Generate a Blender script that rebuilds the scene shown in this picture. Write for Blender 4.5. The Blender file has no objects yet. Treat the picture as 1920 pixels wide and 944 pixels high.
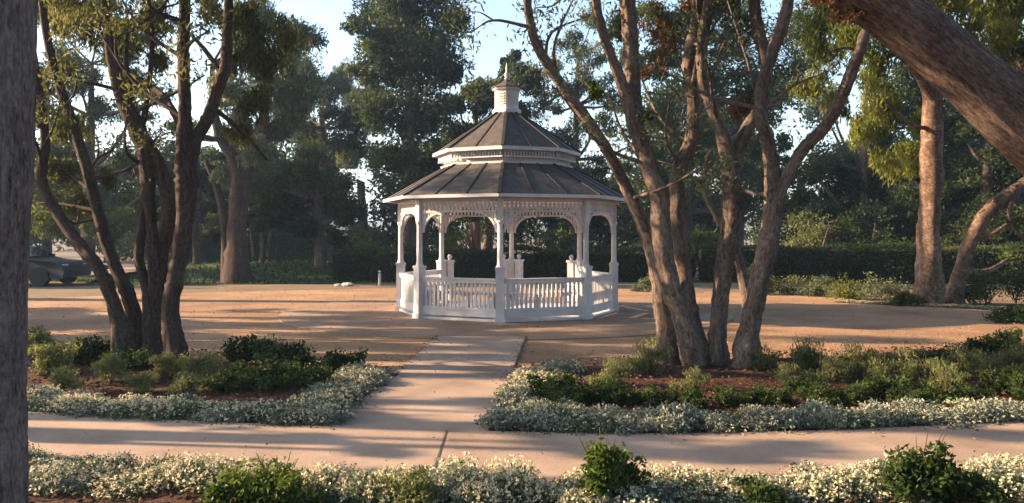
import bpy, math, random
import numpy as np
from mathutils import Vector, Matrix

S = bpy.context.scene
COL = S.collection
rng = np.random.default_rng(7)
random.seed(7)
R = math.radians
F, CX, HY, EYE = 1500.0, 960.0, 440.0, 1.65
HAZE = .0010

# ------------------------------------------------------------------ camera
cam_d = bpy.data.cameras.new('camera')
cam = bpy.data.objects.new('camera', cam_d)
COL.objects.link(cam)
cam.location = (0, 0, EYE)
cam.rotation_euler = (R(90), 0, 0)
cam_d.sensor_width = 36.0
cam_d.lens = F / 1920.0 * 36.0
cam_d.shift_y = -(472.0 - HY) / 1920.0
cam_d.clip_start = 0.1
cam_d.clip_end = 3000.0
S.camera = cam

# ------------------------------------------------------------------ light
SUN_EL, SUN_AZ = R(20.0), math.atan2(-1.0, 0.10)       # azimuth from +Y towards +X
sun_dir = Vector((math.cos(SUN_EL) * math.sin(SUN_AZ), math.cos(SUN_EL) * math.cos(SUN_AZ), math.sin(SUN_EL)))
W = bpy.data.worlds.new('World')
S.world = W
W.use_nodes = True
wn = W.node_tree
wn.nodes.clear()
sky = wn.nodes.new('ShaderNodeTexSky')
sky.sky_type = 'NISHITA'
sky.sun_disc = False
sky.sun_elevation = SUN_EL
sky.sun_rotation = SUN_AZ
sky.air_density = 1.0
sky.dust_density = 1.7
sky.ozone_density = 1.0
wb = wn.nodes.new('ShaderNodeBackground')
wb.inputs['Strength'].default_value = 0.10
wo = wn.nodes.new('ShaderNodeOutputWorld')
wn.links.new(sky.outputs[0], wb.inputs[0])
wn.links.new(wb.outputs[0], wo.inputs[0])

sun_d = bpy.data.lights.new('sun', 'SUN')
sun_d.energy = 5.0
sun_d.angle = R(0.5)
sun_d.color = (1.0, 0.68, 0.41)
sun = bpy.data.objects.new('sun', sun_d)
COL.objects.link(sun)
sun.rotation_euler = sun_dir.to_track_quat('Z', 'Y').to_euler()
sun.location = (-40, 10, 30)

S.view_settings.view_transform = 'Standard'
S.view_settings.look = 'None'
S.view_settings.gamma = 1.0
S.view_settings.exposure = 2.1
S.view_settings.use_curve_mapping = False
S.render.engine = 'CYCLES'
cy = S.cycles
cy.max_bounces = 6
cy.diffuse_bounces = 3
cy.glossy_bounces = 2
cy.transmission_bounces = 3
cy.transparent_max_bounces = 4
cy.volume_bounces = 0
cy.use_denoising = True
cy.caustics_reflective = False
cy.caustics_refractive = False
cy.sample_clamp_indirect = 4.0

# ------------------------------------------------------------------ helpers
def P(px, py, d):
    return np.array([(px - CX) / F * d, d, EYE + (HY - py) / F * d])

def G(px, py):
    d = F * EYE / (py - HY)
    return np.array([(px - CX) / F * d, d, 0.0])

def tag(o, label=None, cat=None, group=None, kind=None):
    if label: o['label'] = label
    if cat: o['category'] = cat
    if group: o['group'] = group
    if kind: o['kind'] = kind
    return o

def empty(name, loc, label=None, cat=None, group=None):
    o = bpy.data.objects.new(name, None)
    o.empty_display_size = 0.2
    o.location = loc
    COL.objects.link(o)
    return tag(o, label, cat, group)

def link(name, me, parent=None, loc=None):
    o = bpy.data.objects.new(name, me)
    COL.objects.link(o)
    if parent is not None:
        o.parent = parent
        # mesh data is in world space unless a location is given
        o.location = loc if loc is not None else -np.array(parent_world(parent))
    elif loc is not None:
        o.location = loc
    return o

def parent_world(p):
    v = Vector((0, 0, 0))
    while p is not None:
        v = v + p.location
        p = p.parent
    return v

def mesh(name, V, faces, mats, mat_idx=None, smooth=False, attrs=None):
    """faces: list of int arrays (n,k) each with one k."""
    me = bpy.data.meshes.new(name)
    V = np.asarray(V, dtype=np.float32)
    me.vertices.add(len(V))
    me.vertices.foreach_set('co', V.ravel())
    loops, starts, tot, n = [], [], [], 0
    for fa in faces:
        fa = np.asarray(fa, dtype=np.int32)
        if fa.size == 0: continue
        k = fa.shape[1]
        loops.append(fa.ravel())
        starts.append(n + np.arange(len(fa)) * k)
        tot.append(np.full(len(fa), k))
        n += fa.size
    loops = np.concatenate(loops); starts = np.concatenate(starts); tot = np.concatenate(tot)
    me.loops.add(len(loops))
    me.loops.foreach_set('vertex_index', loops.astype(np.int32))
    me.polygons.add(len(starts))
    me.polygons.foreach_set('loop_start', starts.astype(np.int32))
    me.polygons.foreach_set('loop_total', tot.astype(np.int32))
    me.polygons.foreach_set('use_smooth', np.full(len(starts), smooth, dtype=bool))
    for m in (mats if isinstance(mats, (list, tuple)) else [mats]):
        me.materials.append(m)
    if mat_idx is not None:
        me.polygons.foreach_set('material_index', np.asarray(mat_idx, dtype=np.int32))
    if attrs:
        for k, (typ, data) in attrs.items():
            a = me.attributes.new(k, typ, 'POINT')
            if typ == 'FLOAT':
                a.data.foreach_set('value', np.asarray(data, dtype=np.float32).ravel())
            else:
                a.data.foreach_set('vector', np.asarray(data, dtype=np.float32).ravel())
    me.update(calc_edges=True)
    me.validate()
    return me

class MB:
    """collects simple solids into one mesh"""
    def __init__(s):
        s.V, s.F4, s.F3, s.FN = [], [], [], []
        s.n = 0
    def add(s, V, q=None, t=None, ng=None):
        V = np.asarray(V, float)
        s.V.append(V)
        if q is not None and len(q): s.F4.append(np.asarray(q) + s.n)
        if t is not None and len(t): s.F3.append(np.asarray(t) + s.n)
        if ng is not None:
            for f in ng: s.FN.append(np.asarray([f]) + s.n)
        s.n += len(V)
    def box(s, c, size, rz=0.0, ax=None):
        """box centred at c, size (x,y,z), rotated about z, or with axes ax (3 vectors)"""
        h = np.array(size) / 2.0
        sg = np.array([[-1,-1,-1],[1,-1,-1],[1,1,-1],[-1,1,-1],[-1,-1,1],[1,-1,1],[1,1,1],[-1,1,1]]) * h
        if ax is None:
            ca, sa = math.cos(rz), math.sin(rz)
            ax = np.array([[ca, sa, 0], [-sa, ca, 0], [0, 0, 1]])
        s.add(np.array(c) + sg @ np.array(ax), q=[[0,3,2,1],[4,5,6,7],[0,1,5,4],[1,2,6,5],[2,3,7,6],[3,0,4,7]])
    def bar(s, a, b, w, h):
        a = np.array(a, float); b = np.array(b, float)
        d = b - a; L = np.linalg.norm(d); d /= L
        up = np.array([0, 0, 1.0]) if abs(d[2]) < .95 else np.array([0, 1.0, 0])
        r = np.cross(d, up); r /= np.linalg.norm(r)
        u = np.cross(r, d)
        s.box((a + b) / 2, (w, L, h), ax=np.array([r, d, u]))
    def lathe(s, c, prof, seg=16, rot=0.0):
        """prof list of (r,z)"""
        k = len(prof)
        ang = np.arange(seg) / seg * 2 * math.pi + rot
        V = []
        for r, z in prof:
            V.append(np.stack([c[0] + r * np.cos(ang), c[1] + r * np.sin(ang), np.full(seg, c[2] + z)], 1))
        q = []
        for i in range(k - 1):
            for j in range(seg):
                j2 = (j + 1) % seg
                q.append([i * seg + j, i * seg + j2, (i + 1) * seg + j2, (i + 1) * seg + j])
        s.add(np.concatenate(V), q=q, ng=[list(range(seg))[::-1], [(k - 1) * seg + j for j in range(seg)]])
    def prism(s, poly, n, th):
        """flat polygon (3-D points) extruded by n*th"""
        poly = np.array(poly, float); k = len(poly)
        V = np.concatenate([poly, poly + np.array(n) * th])
        q = [[i, (i + 1) % k, k + (i + 1) % k, k + i] for i in range(k)]
        s.add(V, q=q, ng=[list(range(k))[::-1], [k + i for i in range(k)]])
    def mesh(s, name, mat, smooth=False):
        fs = []
        if s.F4: fs.append(np.concatenate(s.F4))
        if s.F3: fs.append(np.concatenate(s.F3))
        fs += s.FN
        return mesh(name, np.concatenate(s.V), fs, mat, smooth=smooth)

# ------------------------------------------------------------------ materials
def new_mat(name):
    m = bpy.data.materials.new(name)
    m.use_nodes = True
    nt = m.node_tree
    nt.nodes.clear()
    out = nt.nodes.new('ShaderNodeOutputMaterial')
    return m, nt, out

def N(nt, t, **kw):
    n = nt.nodes.new(t)
    for k, v in kw.items():
        if k in n.inputs: n.inputs[k].default_value = v
        else: setattr(n, k, v)
    return n

def ramp(nt, stops):
    r = nt.nodes.new('ShaderNodeValToRGB')
    e = r.color_ramp.elements
    while len(e) < len(stops): e.new(0.5)
    for i, (p, c) in enumerate(stops):
        e[i].position = p
        e[i].color = (c[0], c[1], c[2], 1)
    return r

def ground_mat(name, stops, s1=0.6, s2=60.0, rough=0.95, bump=0.4, bdist=0.01, mixf=0.45):
    m, nt, out = new_mat(name)
    co = N(nt, 'ShaderNodeNewGeometry')
    n1 = N(nt, 'ShaderNodeTexNoise', Scale=s1, Detail=6.0, Roughness=0.6)
    n2 = N(nt, 'ShaderNodeTexNoise', Scale=s2, Detail=4.0, Roughness=0.7)
    nt.links.new(co.outputs['Position'], n1.inputs['Vector'])
    nt.links.new(co.outputs['Position'], n2.inputs['Vector'])
    mx = N(nt, 'ShaderNodeMix'); mx.data_type = 'FLOAT'
    mx.inputs[0].default_value = mixf
    nt.links.new(n1.outputs[0], mx.inputs[2]); nt.links.new(n2.outputs[0], mx.inputs[3])
    r = ramp(nt, stops)
    nt.links.new(mx.outputs[0], r.inputs[0])
    b = N(nt, 'ShaderNodeBump', Strength=bump, Distance=bdist)
    nt.links.new(n2.outputs[0], b.inputs['Height'])
    p = N(nt, 'ShaderNodeBsdfPrincipled', Roughness=rough)
    p.inputs['Specular IOR Level'].default_value = 0.2
    nt.links.new(r.outputs[0], p.inputs['Base Color'])
    nt.links.new(b.outputs[0], p.inputs['Normal'])
    nt.links.new(p.outputs[0], out.inputs[0])
    return m

M = {}
M['dirt'] = ground_mat('dry dirt', [(.3, (.10, .075, .05)), (.5, (.17, .13, .085)), (.7, (.22, .17, .11))])
M['granite'] = ground_mat('decomposed granite', [(.38, (.18, .108, .062)), (.47, (.265, .165, .098)), (.55, (.33, .215, .13)), (.64, (.41, .285, .185))], s1=0.5, s2=90, bump=0.5, bdist=.008)
M['concrete'] = ground_mat('tan concrete', [(.38, (.22, .168, .136)), (.5, (.305, .235, .19)), (.62, (.375, .30, .248))], s1=0.9, s2=40, bump=.15, bdist=.003, mixf=.3)
M['plaza'] = ground_mat('worn tan concrete', [(.38, (.19, .132, .095)), (.5, (.25, .175, .126)), (.62, (.31, .225, .168))], s1=.8, s2=50, bump=.25, bdist=.004, mixf=.3)
M['joint'] = ground_mat('concrete joint', [(.3, (.08, .06, .05)), (.7, (.12, .095, .08))])
M['mulch'] = ground_mat('bark mulch', [(.3, (.025, .013, .009)), (.48, (.06, .029, .020)), (.62, (.11, .052, .033)), (.75, (.19, .105, .07))], s1=2.5, s2=45, bump=1.0, bdist=.03, mixf=.65)
M['chip'] = ground_mat('mulch chip', [(.35, (.03, .015, .011)), (.5, (.075, .037, .025)), (.65, (.16, .09, .06))], s1=20, s2=60)
M['litter'] = ground_mat('dry leaf', [(.35, (.14, .08, .035)), (.5, (.27, .16, .07)), (.65, (.36, .24, .12))], s1=12, s2=60)
M['lawn'] = ground_mat('lawn', [(.3, (.030, .05, .014)), (.5, (.055, .085, .024)), (.7, (.10, .125, .04))], s1=.7, s2=35, bump=1.0, bdist=.05)
M['hill'] = ground_mat('dry hill', [(.3, (.10, .11, .06)), (.5, (.17, .16, .09)), (.7, (.22, .20, .12))], s1=.02, s2=.15)
M['stone'] = ground_mat('pale stone', [(.3, (.34, .32, .29)), (.5, (.48, .45, .41)), (.7, (.58, .55, .50))], s1=3, s2=30)

def paint_mat(name, base, var=0.06, rough=0.55):
    m, nt, out = new_mat(name)
    co = N(nt, 'ShaderNodeNewGeometry')
    n1 = N(nt, 'ShaderNodeTexNoise', Scale=2.2, Detail=7.0, Roughness=0.65)
    nt.links.new(co.outputs['Position'], n1.inputs['Vector'])
    lo = tuple(max(0, c - var * 2.2) for c in base)
    r = ramp(nt, [(.3, lo), (.55, base), (.8, tuple(min(1, c + var * .4) for c in base))])
    nt.links.new(n1.outputs[0], r.inputs[0])
    p = N(nt, 'ShaderNodeBsdfPrincipled', Roughness=rough)
    nt.links.new(r.outputs[0], p.inputs['Base Color'])
    nt.links.new(p.outputs[0], out.inputs[0])
    return m
M['white'] = paint_mat('white gazebo paint', (.585, .575, .605), .07)
M['shadecloth'] = paint_mat('underside boards', (.62, .58, .53), .05)

def shingle_mat():
    m, nt, out = new_mat('roof shingles')
    co = N(nt, 'ShaderNodeNewGeometry')
    sep = N(nt, 'ShaderNodeSeparateXYZ')
    nt.links.new(co.outputs['Position'], sep.inputs[0])
    # courses of shingles: rows by height, small random tabs
    mul = N(nt, 'ShaderNodeMath', operation='MULTIPLY'); mul.inputs[1].default_value = 13.0
    nt.links.new(sep.outputs['Z'], mul.inputs[0])
    fr = N(nt, 'ShaderNodeMath', operation='FRACT'); nt.links.new(mul.outputs[0], fr.inputs[0])
    fl = N(nt, 'ShaderNodeMath', operation='FLOOR'); nt.links.new(mul.outputs[0], fl.inputs[0])
    n1 = N(nt, 'ShaderNodeTexNoise', Scale=7.0, Detail=5.0, Roughness=0.7)
    nt.links.new(co.outputs['Position'], n1.inputs['Vector'])
    r = ramp(nt, [(.3, (.036, .033, .035)), (.5, (.064, .058, .059)), (.7, (.105, .093, .088))])
    nt.links.new(n1.outputs[0], r.inputs[0])
    b = N(nt, 'ShaderNodeBump', Strength=.6, Distance=.015)
    nt.links.new(fr.outputs[0], b.inputs['Height'])
    p = N(nt, 'ShaderNodeBsdfPrincipled', Roughness=.8)
    nt.links.new(r.outputs[0], p.inputs['Base Color'])
    nt.links.new(b.outputs[0], p.inputs['Normal'])
    nt.links.new(p.outputs[0], out.inputs[0])
    return m
M['shingle'] = shingle_mat()
M['rib'] = paint_mat('roof seam strip', (.022, .02, .02), .006, .85)

def bark_mat(name, dark, mid, light, along=1.3, across=14.0, bump=.8, dist=.02, patch=None):
    m, nt, out = new_mat(name)
    at = N(nt, 'ShaderNodeAttribute'); at.attribute_name = 'bark'
    mp = N(nt, 'ShaderNodeMapping'); mp.inputs['Scale'].default_value = (across, across, along)
    nt.links.new(at.outputs['Vector'], mp.inputs[0])
    n1 = N(nt, 'ShaderNodeTexNoise', Scale=1.0, Detail=6.0, Roughness=.65, Distortion=.4)
    nt.links.new(mp.outputs[0], n1.inputs['Vector'])
    mp2 = N(nt, 'ShaderNodeMapping'); mp2.inputs['Scale'].default_value = (3, 3, 1.1)
    nt.links.new(at.outputs['Vector'], mp2.inputs[0])
    n2 = N(nt, 'ShaderNodeTexNoise', Scale=1.0, Detail=3.0)
    nt.links.new(mp2.outputs[0], n2.inputs['Vector'])
    r = ramp(nt, [(.40, dark), (.5, mid), (.61, light)])
    mx = N(nt, 'ShaderNodeMix'); mx.data_type = 'FLOAT'; mx.inputs[0].default_value = .35
    nt.links.new(n1.outputs[0], mx.inputs[2]); nt.links.new(n2.outputs[0], mx.inputs[3])
    nt.links.new(mx.outputs[0], r.inputs[0])
    mp3 = N(nt, 'ShaderNodeMapping'); mp3.inputs['Scale'].default_value = (across * 2.6, across * 2.6, along * 5.5)
    nt.links.new(at.outputs['Vector'], mp3.inputs[0])
    n3 = N(nt, 'ShaderNodeTexNoise', Scale=1.0, Detail=5.0, Roughness=.75)
    nt.links.new(mp3.outputs[0], n3.inputs['Vector'])
    m3 = N(nt, 'ShaderNodeMix'); m3.data_type = 'FLOAT'; m3.inputs[0].default_value = .5
    nt.links.new(mx.outputs[0], m3.inputs[2]); nt.links.new(n3.outputs[0], m3.inputs[3])
    nt.links.new(m3.outputs[0], r.inputs[0])
    b = N(nt, 'ShaderNodeBump', Strength=bump, Distance=dist)
    nt.links.new(m3.outputs[0], b.inputs['Height'])
    p = N(nt, 'ShaderNodeBsdfPrincipled', Roughness=.9)
    p.inputs['Specular IOR Level'].default_value = .15
    nt.links.new(r.outputs[0], p.inputs['Base Color'])
    nt.links.new(b.outputs[0], p.inputs['Normal'])
    nt.links.new(p.outputs[0], out.inputs[0])
    return m
M['bark_grey'] = bark_mat('furrowed grey bark', (.06, .05, .051), (.19, .16, .16), (.34, .30, .30), along=4.0, across=26, bump=1.0, dist=.04)
M['bark_dark'] = bark_mat('dark brown bark', (.02, .015, .014), (.052, .037, .032), (.11, .08, .068), along=4, across=18, bump=1.0, dist=.03)
M['bark_pink'] = bark_mat('smooth pinkish bark', (.04, .031, .027), (.13, .10, .085), (.25, .20, .17), along=3.0, across=13, bump=1.0, dist=.03)
M['bark_red'] = bark_mat('stringy red bark', (.035, .025, .022), (.125, .090, .078), (.27, .205, .18), along=2.6, across=17, bump=1.0, dist=.05)
M['bark_orange'] = bark_mat('peeling orange bark', (.05, .034, .027), (.125, .085, .066), (.28, .21, .165), along=3.0, across=6, bump=.4, dist=.012)
M['bark_far'] = bark_mat('weathered bark', (.05, .038, .032), (.11, .085, .07), (.19, .15, .125), along=2, across=8)

def leaf_mat(name, dark, mid, light, trans=.35, rough=.6, gloss=.012):
    m, nt, out = new_mat(name)
    at = N(nt, 'ShaderNodeAttribute'); at.attribute_name = 'tint'
    r = ramp(nt, [(0.05, dark), (.5, mid), (.95, light)])
    nt.links.new(at.outputs['Fac'], r.inputs[0])
    d = N(nt, 'ShaderNodeBsdfDiffuse'); nt.links.new(r.outputs[0], d.inputs[0])
    hs = N(nt, 'ShaderNodeHueSaturation', Hue=.485, Saturation=1.15, Value=1.35)
    nt.links.new(r.outputs[0], hs.inputs['Color'])
    t = N(nt, 'ShaderNodeBsdfTranslucent'); nt.links.new(hs.outputs[0], t.inputs[0])
    mx = N(nt, 'ShaderNodeMixShader', Fac=trans)
    nt.links.new(d.outputs[0], mx.inputs[1]); nt.links.new(t.outputs[0], mx.inputs[2])
    g = N(nt, 'ShaderNodeBsdfGlossy', Roughness=rough); g.inputs[0].default_value = (.8, .8, .8, 1)
    fr = N(nt, 'ShaderNodeFresnel', IOR=1.25)
    ml = N(nt, 'ShaderNodeMath', operation='MULTIPLY'); ml.inputs[1].default_value = gloss * 4
    nt.links.new(fr.outputs[0], ml.inputs[0])
    m2 = N(nt, 'ShaderNodeMixShader')
    nt.links.new(ml.outputs[0], m2.inputs[0])
    nt.links.new(mx.outputs[0], m2.inputs[1]); nt.links.new(g.outputs[0], m2.inputs[2])
    nt.links.new(m2.outputs[0], out.inputs[0])
    return m
M['leaf_dark'] = leaf_mat('dark evergreen leaf', (.014, .026, .013), (.036, .056, .023), (.09, .115, .04))
M['leaf_mid'] = leaf_mat('mid green leaf', (.022, .042, .014), (.05, .08, .025), (.10, .13, .04))
M['leaf_grey'] = leaf_mat('grey green leaf', (.045, .066, .040), (.095, .125, .072), (.17, .195, .11))
M['leaf_lime'] = leaf_mat('yellow green leaf', (.055, .08, .016), (.13, .165, .04), (.26, .26, .075), trans=.5)
M['leaf_olive'] = leaf_mat('olive weeping leaf', (.035, .048, .016), (.085, .10, .035), (.17, .175, .065), trans=.45)
M['leaf_rust'] = leaf_mat('rusty dead leaf', (.07, .038, .02), (.15, .082, .045), (.26, .16, .09), trans=.3)
M['leaf_shrub'] = leaf_mat('shrub leaf', (.012, .026, .010), (.030, .055, .017), (.07, .105, .032))
M['leaf_bright'] = leaf_mat('bright shrub leaf', (.022, .045, .011), (.055, .095, .02), (.13, .18, .045))
M['leaf_silver'] = leaf_mat('silver leaf', (.075, .10, .078), (.17, .205, .165), (.32, .345, .28), trans=.2)
M['blossom'] = leaf_mat('cream blossom', (.42, .38, .25), (.60, .55, .38), (.75, .71, .56), trans=.25, gloss=.02)
M['leaf_sage'] = leaf_mat('sage leaf', (.06, .085, .035), (.12, .15, .06), (.22, .24, .10), trans=.35)
M['twig'] = bark_mat('twig bark', (.05, .035, .028), (.10, .07, .055), (.16, .12, .095))

# ------------------------------------------------------------------ tubes
def catmull(pts, n_per=6):
    pts = np.asarray(pts, float)
    p = np.vstack([2 * pts[0] - pts[1], pts, 2 * pts[-1] - pts[-2]])
    out = []
    for i in range(1, len(p) - 2):
        t = np.linspace(0, 1, n_per, endpoint=False)[:, None]
        a, b, c, d = p[i - 1], p[i], p[i + 1], p[i + 2]
        out.append(.5 * ((2 * b) + (-a + c) * t + (2 * a - 5 * b + 4 * c - d) * t ** 2 + (-a + 3 * b - 3 * c + d) * t ** 3))
    out.append(pts[-1][None])
    return np.concatenate(out)

def tube_arrays(pts, rad, seg=14, n_per=6, lump=.08, flare=0.0, seed=None, rough=0.0, knots=True):
    """pts (k,3), rad (k) -> V, quads, bark attr; ends capped with a short cone"""
    r_ = np.random.default_rng(int(abs(pts[0][0]) * 1000 + abs(pts[-1][2]) * 77) if seed is None else seed)
    pr = catmull(np.column_stack([pts, rad]), n_per)
    p, rr = pr[:, :3], np.maximum(pr[:, 3], .002)
    if rough and not knots:
        NO = np.repeat(r_.normal(size=(1, seg)) * rough, len(p), 0)
        dr = np.cumsum(r_.normal(size=(len(p), seg)), 0) * rough * .28; dr -= dr.mean(0); NO = NO + dr
    if rough and knots:
        jw = r_.normal(size=(len(p), 3)); jw[1:-1] = (jw[:-2] + jw[1:-1] + jw[2:]) / 3
        p = p + jw * rr[:, None] * .07
        kn = r_.uniform(0, 1, len(p)) > .9
        rr = rr * (1 + kn * r_.uniform(.04, .14, len(p)))
        NO = r_.normal(size=(len(p), seg)) * rough + np.repeat(r_.normal(size=(1, seg)) * rough * 1.6, len(p), 0)
    n = len(p)
    tan = np.gradient(p, axis=0)
    tan /= np.linalg.norm(tan, axis=1)[:, None] + 1e-9
    ref = np.array([1.0, 0, 0]) if abs(tan[0][0]) < .8 else np.array([0, 1.0, 0])
    u = np.cross(tan[0], ref); u /= np.linalg.norm(u)
    ang = np.arange(seg) / seg * 2 * math.pi
    Ls = np.concatenate([[0], np.cumsum(np.linalg.norm(np.diff(p, axis=0), axis=1))])
    V = np.zeros((n, seg, 3)); B = np.zeros((n, seg, 3))
    ph = r_.uniform(0, 6.28, 6)
    for i in range(n):
        u = u - tan[i] * np.dot(u, tan[i]); u /= np.linalg.norm(u) + 1e-9
        v = np.cross(tan[i], u)
        l = Ls[i]
        wob = (np.sin(2 * ang + ph[0] + l * .9) * .5 + np.sin(3 * ang + ph[1] - l * 1.3) * .5 + np.sin(5 * ang + ph[2] + l * 2.1) * .3
               + .5 * math.sin(l * 2.3 + ph[3]) + .3 * math.sin(l * 5.1 + ph[4]))
        r = rr[i] * (1 + lump * wob)
        if rough: r = r * (1 + NO[i])
        if flare: r = r * (1 + flare * math.exp(-l / max(.3, 1.6 * rr[0])) * (1 + .45 * np.sin(4 * ang + ph[5])))
        V[i] = p[i] + np.outer(r * np.cos(ang), u) + np.outer(r * np.sin(ang), v)
        B[i] = np.column_stack([rr[i] * np.cos(ang), rr[i] * np.sin(ang), np.full(seg, l)]) + ph[:3]
    idx = np.arange(n * seg).reshape(n, seg)
    a = idx[:-1]; b = np.roll(idx, -1, 1)[:-1]; c = np.roll(idx, -1, 1)[1:]; d = idx[1:]
    Q = np.stack([a, b, c, d], -1).reshape(-1, 4)
    V = V.reshape(-1, 3); B = B.reshape(-1, 3)
    # end cap
    tip = p[-1] + tan[-1] * rr[-1] * .6
    V = np.vstack([V, tip]); B = np.vstack([B, B[-1]])
    T = np.array([[idx[-1][j], idx[-1][(j + 1) % seg], n * seg] for j in range(seg)])
    return V, Q, T, B

def tubes_mesh(name, specs, mat, seg=14, n_per=6, lump=.08, flare=0.0, rough=0.0, knots=True):
    Vs, Qs, Ts, Bs, n = [], [], [], [], 0
    for i, (pts, rad) in enumerate(specs):
        V, Q, T, B = tube_arrays(np.asarray(pts, float), np.asarray(rad, float), seg, n_per, lump, flare if i == 0 else 0, None, rough, knots)
        Vs.append(V); Qs.append(Q + n); Ts.append(T + n); Bs.append(B); n += len(V)
    return mesh(name, np.concatenate(Vs), [np.concatenate(Qs), np.concatenate(Ts)], mat, smooth=True,
                attrs={'bark': ('FLOAT_VECTOR', np.concatenate(Bs))})

def px_tube(path, dflt=9.9, scale=1.0):
    """path rows (px, py, width_px, depth) -> points, radii"""
    pts, rad = [], []
    for row in path:
        px, py, w = row[:3]
        d = row[3] if len(row) > 3 else dflt
        pts.append(P(px, py, d)); rad.append(w / F * d / 2 * scale)
    return pts, rad

# ------------------------------------------------------------------ foliage
def unit(n, r_):
    v = r_.normal(size=(n, 3))
    return v / (np.linalg.norm(v, axis=1)[:, None] + 1e-9)

def leaves(C, L, Wd, droop, r_, tint, flat=0.0):
    """one folded 4-point leaf per centre C"""
    n = len(C)
    d = unit(n, r_)
    d[:, 2] -= droop
    if flat: d[:, 2] *= (1 - flat)
    d /= np.linalg.norm(d, axis=1)[:, None] + 1e-9
    s = np.cross(d, unit(n, r_)); s /= np.linalg.norm(s, axis=1)[:, None] + 1e-9
    nn = np.cross(d, s)
    l = (L * r_.uniform(.6, 1.3, n))[:, None]; w = (Wd * r_.uniform(.7, 1.3, n))[:, None]
    base = C - d * l * .5
    A = base
    B = base + d * l * .45 + s * w * .5 + nn * w * .15
    T = base + d * l
    D = base + d * l * .45 - s * w * .5 + nn * w * .15
    V = np.stack([A, B, T, D], 1).reshape(-1, 3)
    Q = np.arange(4 * n).reshape(n, 4)
    return V, Q, np.repeat(tint, 4)

def crown_mesh(name, clumps, n_leaf, L, Wd, mats, droop=.3, twigs=7, spread=.33, origin=None, seed=1, hang=0.0, shell=.5, limb_r=.02):
    """clumps (k,6): centre and radii. Leaves gather on twigs inside each clump."""
    r_ = np.random.default_rng(seed)
    cl = np.asarray(clumps, float)
    vol = (cl[:, 3] * cl[:, 4] * cl[:, 5]) ** (2 / 3)
    share = vol / vol.sum()
    Vs, Qs, Ts, n = [], [], [], 0
    tw = []
    for c, sh in zip(cl, share):
        m = max(20, int(n_leaf * sh))
        k = max(4, int(twigs * r_.uniform(.8, 1.3)))
        dirs = unit(k, r_)
        rad = r_.uniform(0, 1, k) ** shell
        tc = c[:3] + dirs * rad[:, None] * c[3:6]
        size = spread * c[3:6].mean() * r_.uniform(.55, 1.35, k)
        pick = r_.integers(0, k, m)
        off = np.clip(r_.normal(size=(m, 3)), -1.7, 1.7) * size[pick][:, None] * np.array([1, 1, .75])
        C = tc[pick] + off
        if hang: C[:, 2] -= np.abs(r_.normal(size=m)) * hang * c[5]
        clump_t = r_.uniform(.25, .75)
        tint = np.clip(clump_t + r_.normal(size=k)[pick] * .13 + r_.normal(size=m) * .13, 0, 1)
        V, Q, T = leaves(C, L, Wd, droop, r_, tint)
        Vs.append(V); Qs.append(Q + n); Ts.append(T); n += len(V)
        for q in tc[: max(3, k // 2)]:
            mid = (c[:3] + q) / 2 + r_.normal(size=3) * .08 * c[3]
            tw.append(([c[:3], mid, q], [limb_r, limb_r * .7, limb_r * .3]))
    nleaf = n // 4
    Bq, Bt = [], []
    bark = [np.zeros((n, 3))]
    for pts, rad in tw:
        V, Q, T, B = tube_arrays(np.asarray(pts), np.asarray(rad), 4, 3, 0.0)
        Vs.append(V); Bq.append(Q + n); Bt.append(T + n); Ts.append(np.zeros(len(V))); bark.append(B); n += len(V)
    faces = [np.concatenate(Qs)] + ([np.concatenate(Bq), np.concatenate(Bt)] if Bq else [])
    nb = sum(len(x) for x in Bq) + sum(len(x) for x in Bt)
    mi = np.concatenate([np.zeros(nleaf), np.ones(nb)])
    return mesh(name, np.concatenate(Vs), faces, mats, mat_idx=mi,
                attrs={'tint': ('FLOAT', np.concatenate(Ts)), 'bark': ('FLOAT_VECTOR', np.concatenate(bark))})

def px_clumps(blobs, d, dep=1.0, r_=rng, squash=.85):
    out = []
    for b in blobs:
        px, py, rp = b[:3]
        dd = (b[3] if len(b) > 3 else d) + r_.uniform(-dep, dep)
        c = P(px, py, dd); r = rp / F * dd
        out.append([*c, r, r, r * squash])
    return np.array(out)

# ================================================================== SETTING
def poly_sheet(name, pts, z, mat, th=0.0):
    """flat polygon, optionally a slab of thickness th down from z"""
    pts = np.asarray(pts, float)
    k = len(pts)
    top = np.column_stack([pts[:, :2], np.full(k, z)])
    if not th:
        me = mesh(name, top, [np.arange(k)[None]], mat)
    else:
        V = np.vstack([top, np.column_stack([pts[:, :2], np.full(k, z - th)])])
        q = [[i, k + i, k + (i + 1) % k, (i + 1) % k] for i in range(k)]
        me = mesh(name, V, [np.arange(k)[None], np.array(q)], mat)
    o = link(name, me)
    return tag(o, kind='structure')

poly_sheet('ground', [(-700, -200), (700, -200), (700, 1200), (-700, 1200)], 0, M['dirt'])

GC = np.array([(950 - CX) / F * 17.1, 17.1])             # gazebo centre

def smooth_poly(pts, n=8):
    return catmull(np.asarray(pts, float), n)

# gravel court: wide round of decomposed granite
a = np.linspace(0, 2 * math.pi, 90, endpoint=False)
rr = 8.3 + .5 * np.sin(3 * a + 1) + .25 * np.sin(7 * a)
rr = rr + np.where(np.cos(a) < -.2, 7.0 * np.clip(-np.cos(a) - .2, 0, 1), 0) + np.where(np.cos(a) > .3, 2.2 * np.clip(np.cos(a) - .3, 0, 1), 0)
rr = np.where(np.sin(a) < -.2, rr + 2.0 * np.clip(-np.sin(a) - .2, 0, 1), rr)
court = np.column_stack([GC[0] + rr * np.cos(a), GC[1] + np.where(np.sin(a) > 0, np.minimum(rr, 8.0 + .2 * np.sin(5 * a)), rr) * np.sin(a)])
poly_sheet('gravel_court', court, .006, M['granite'])

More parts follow.
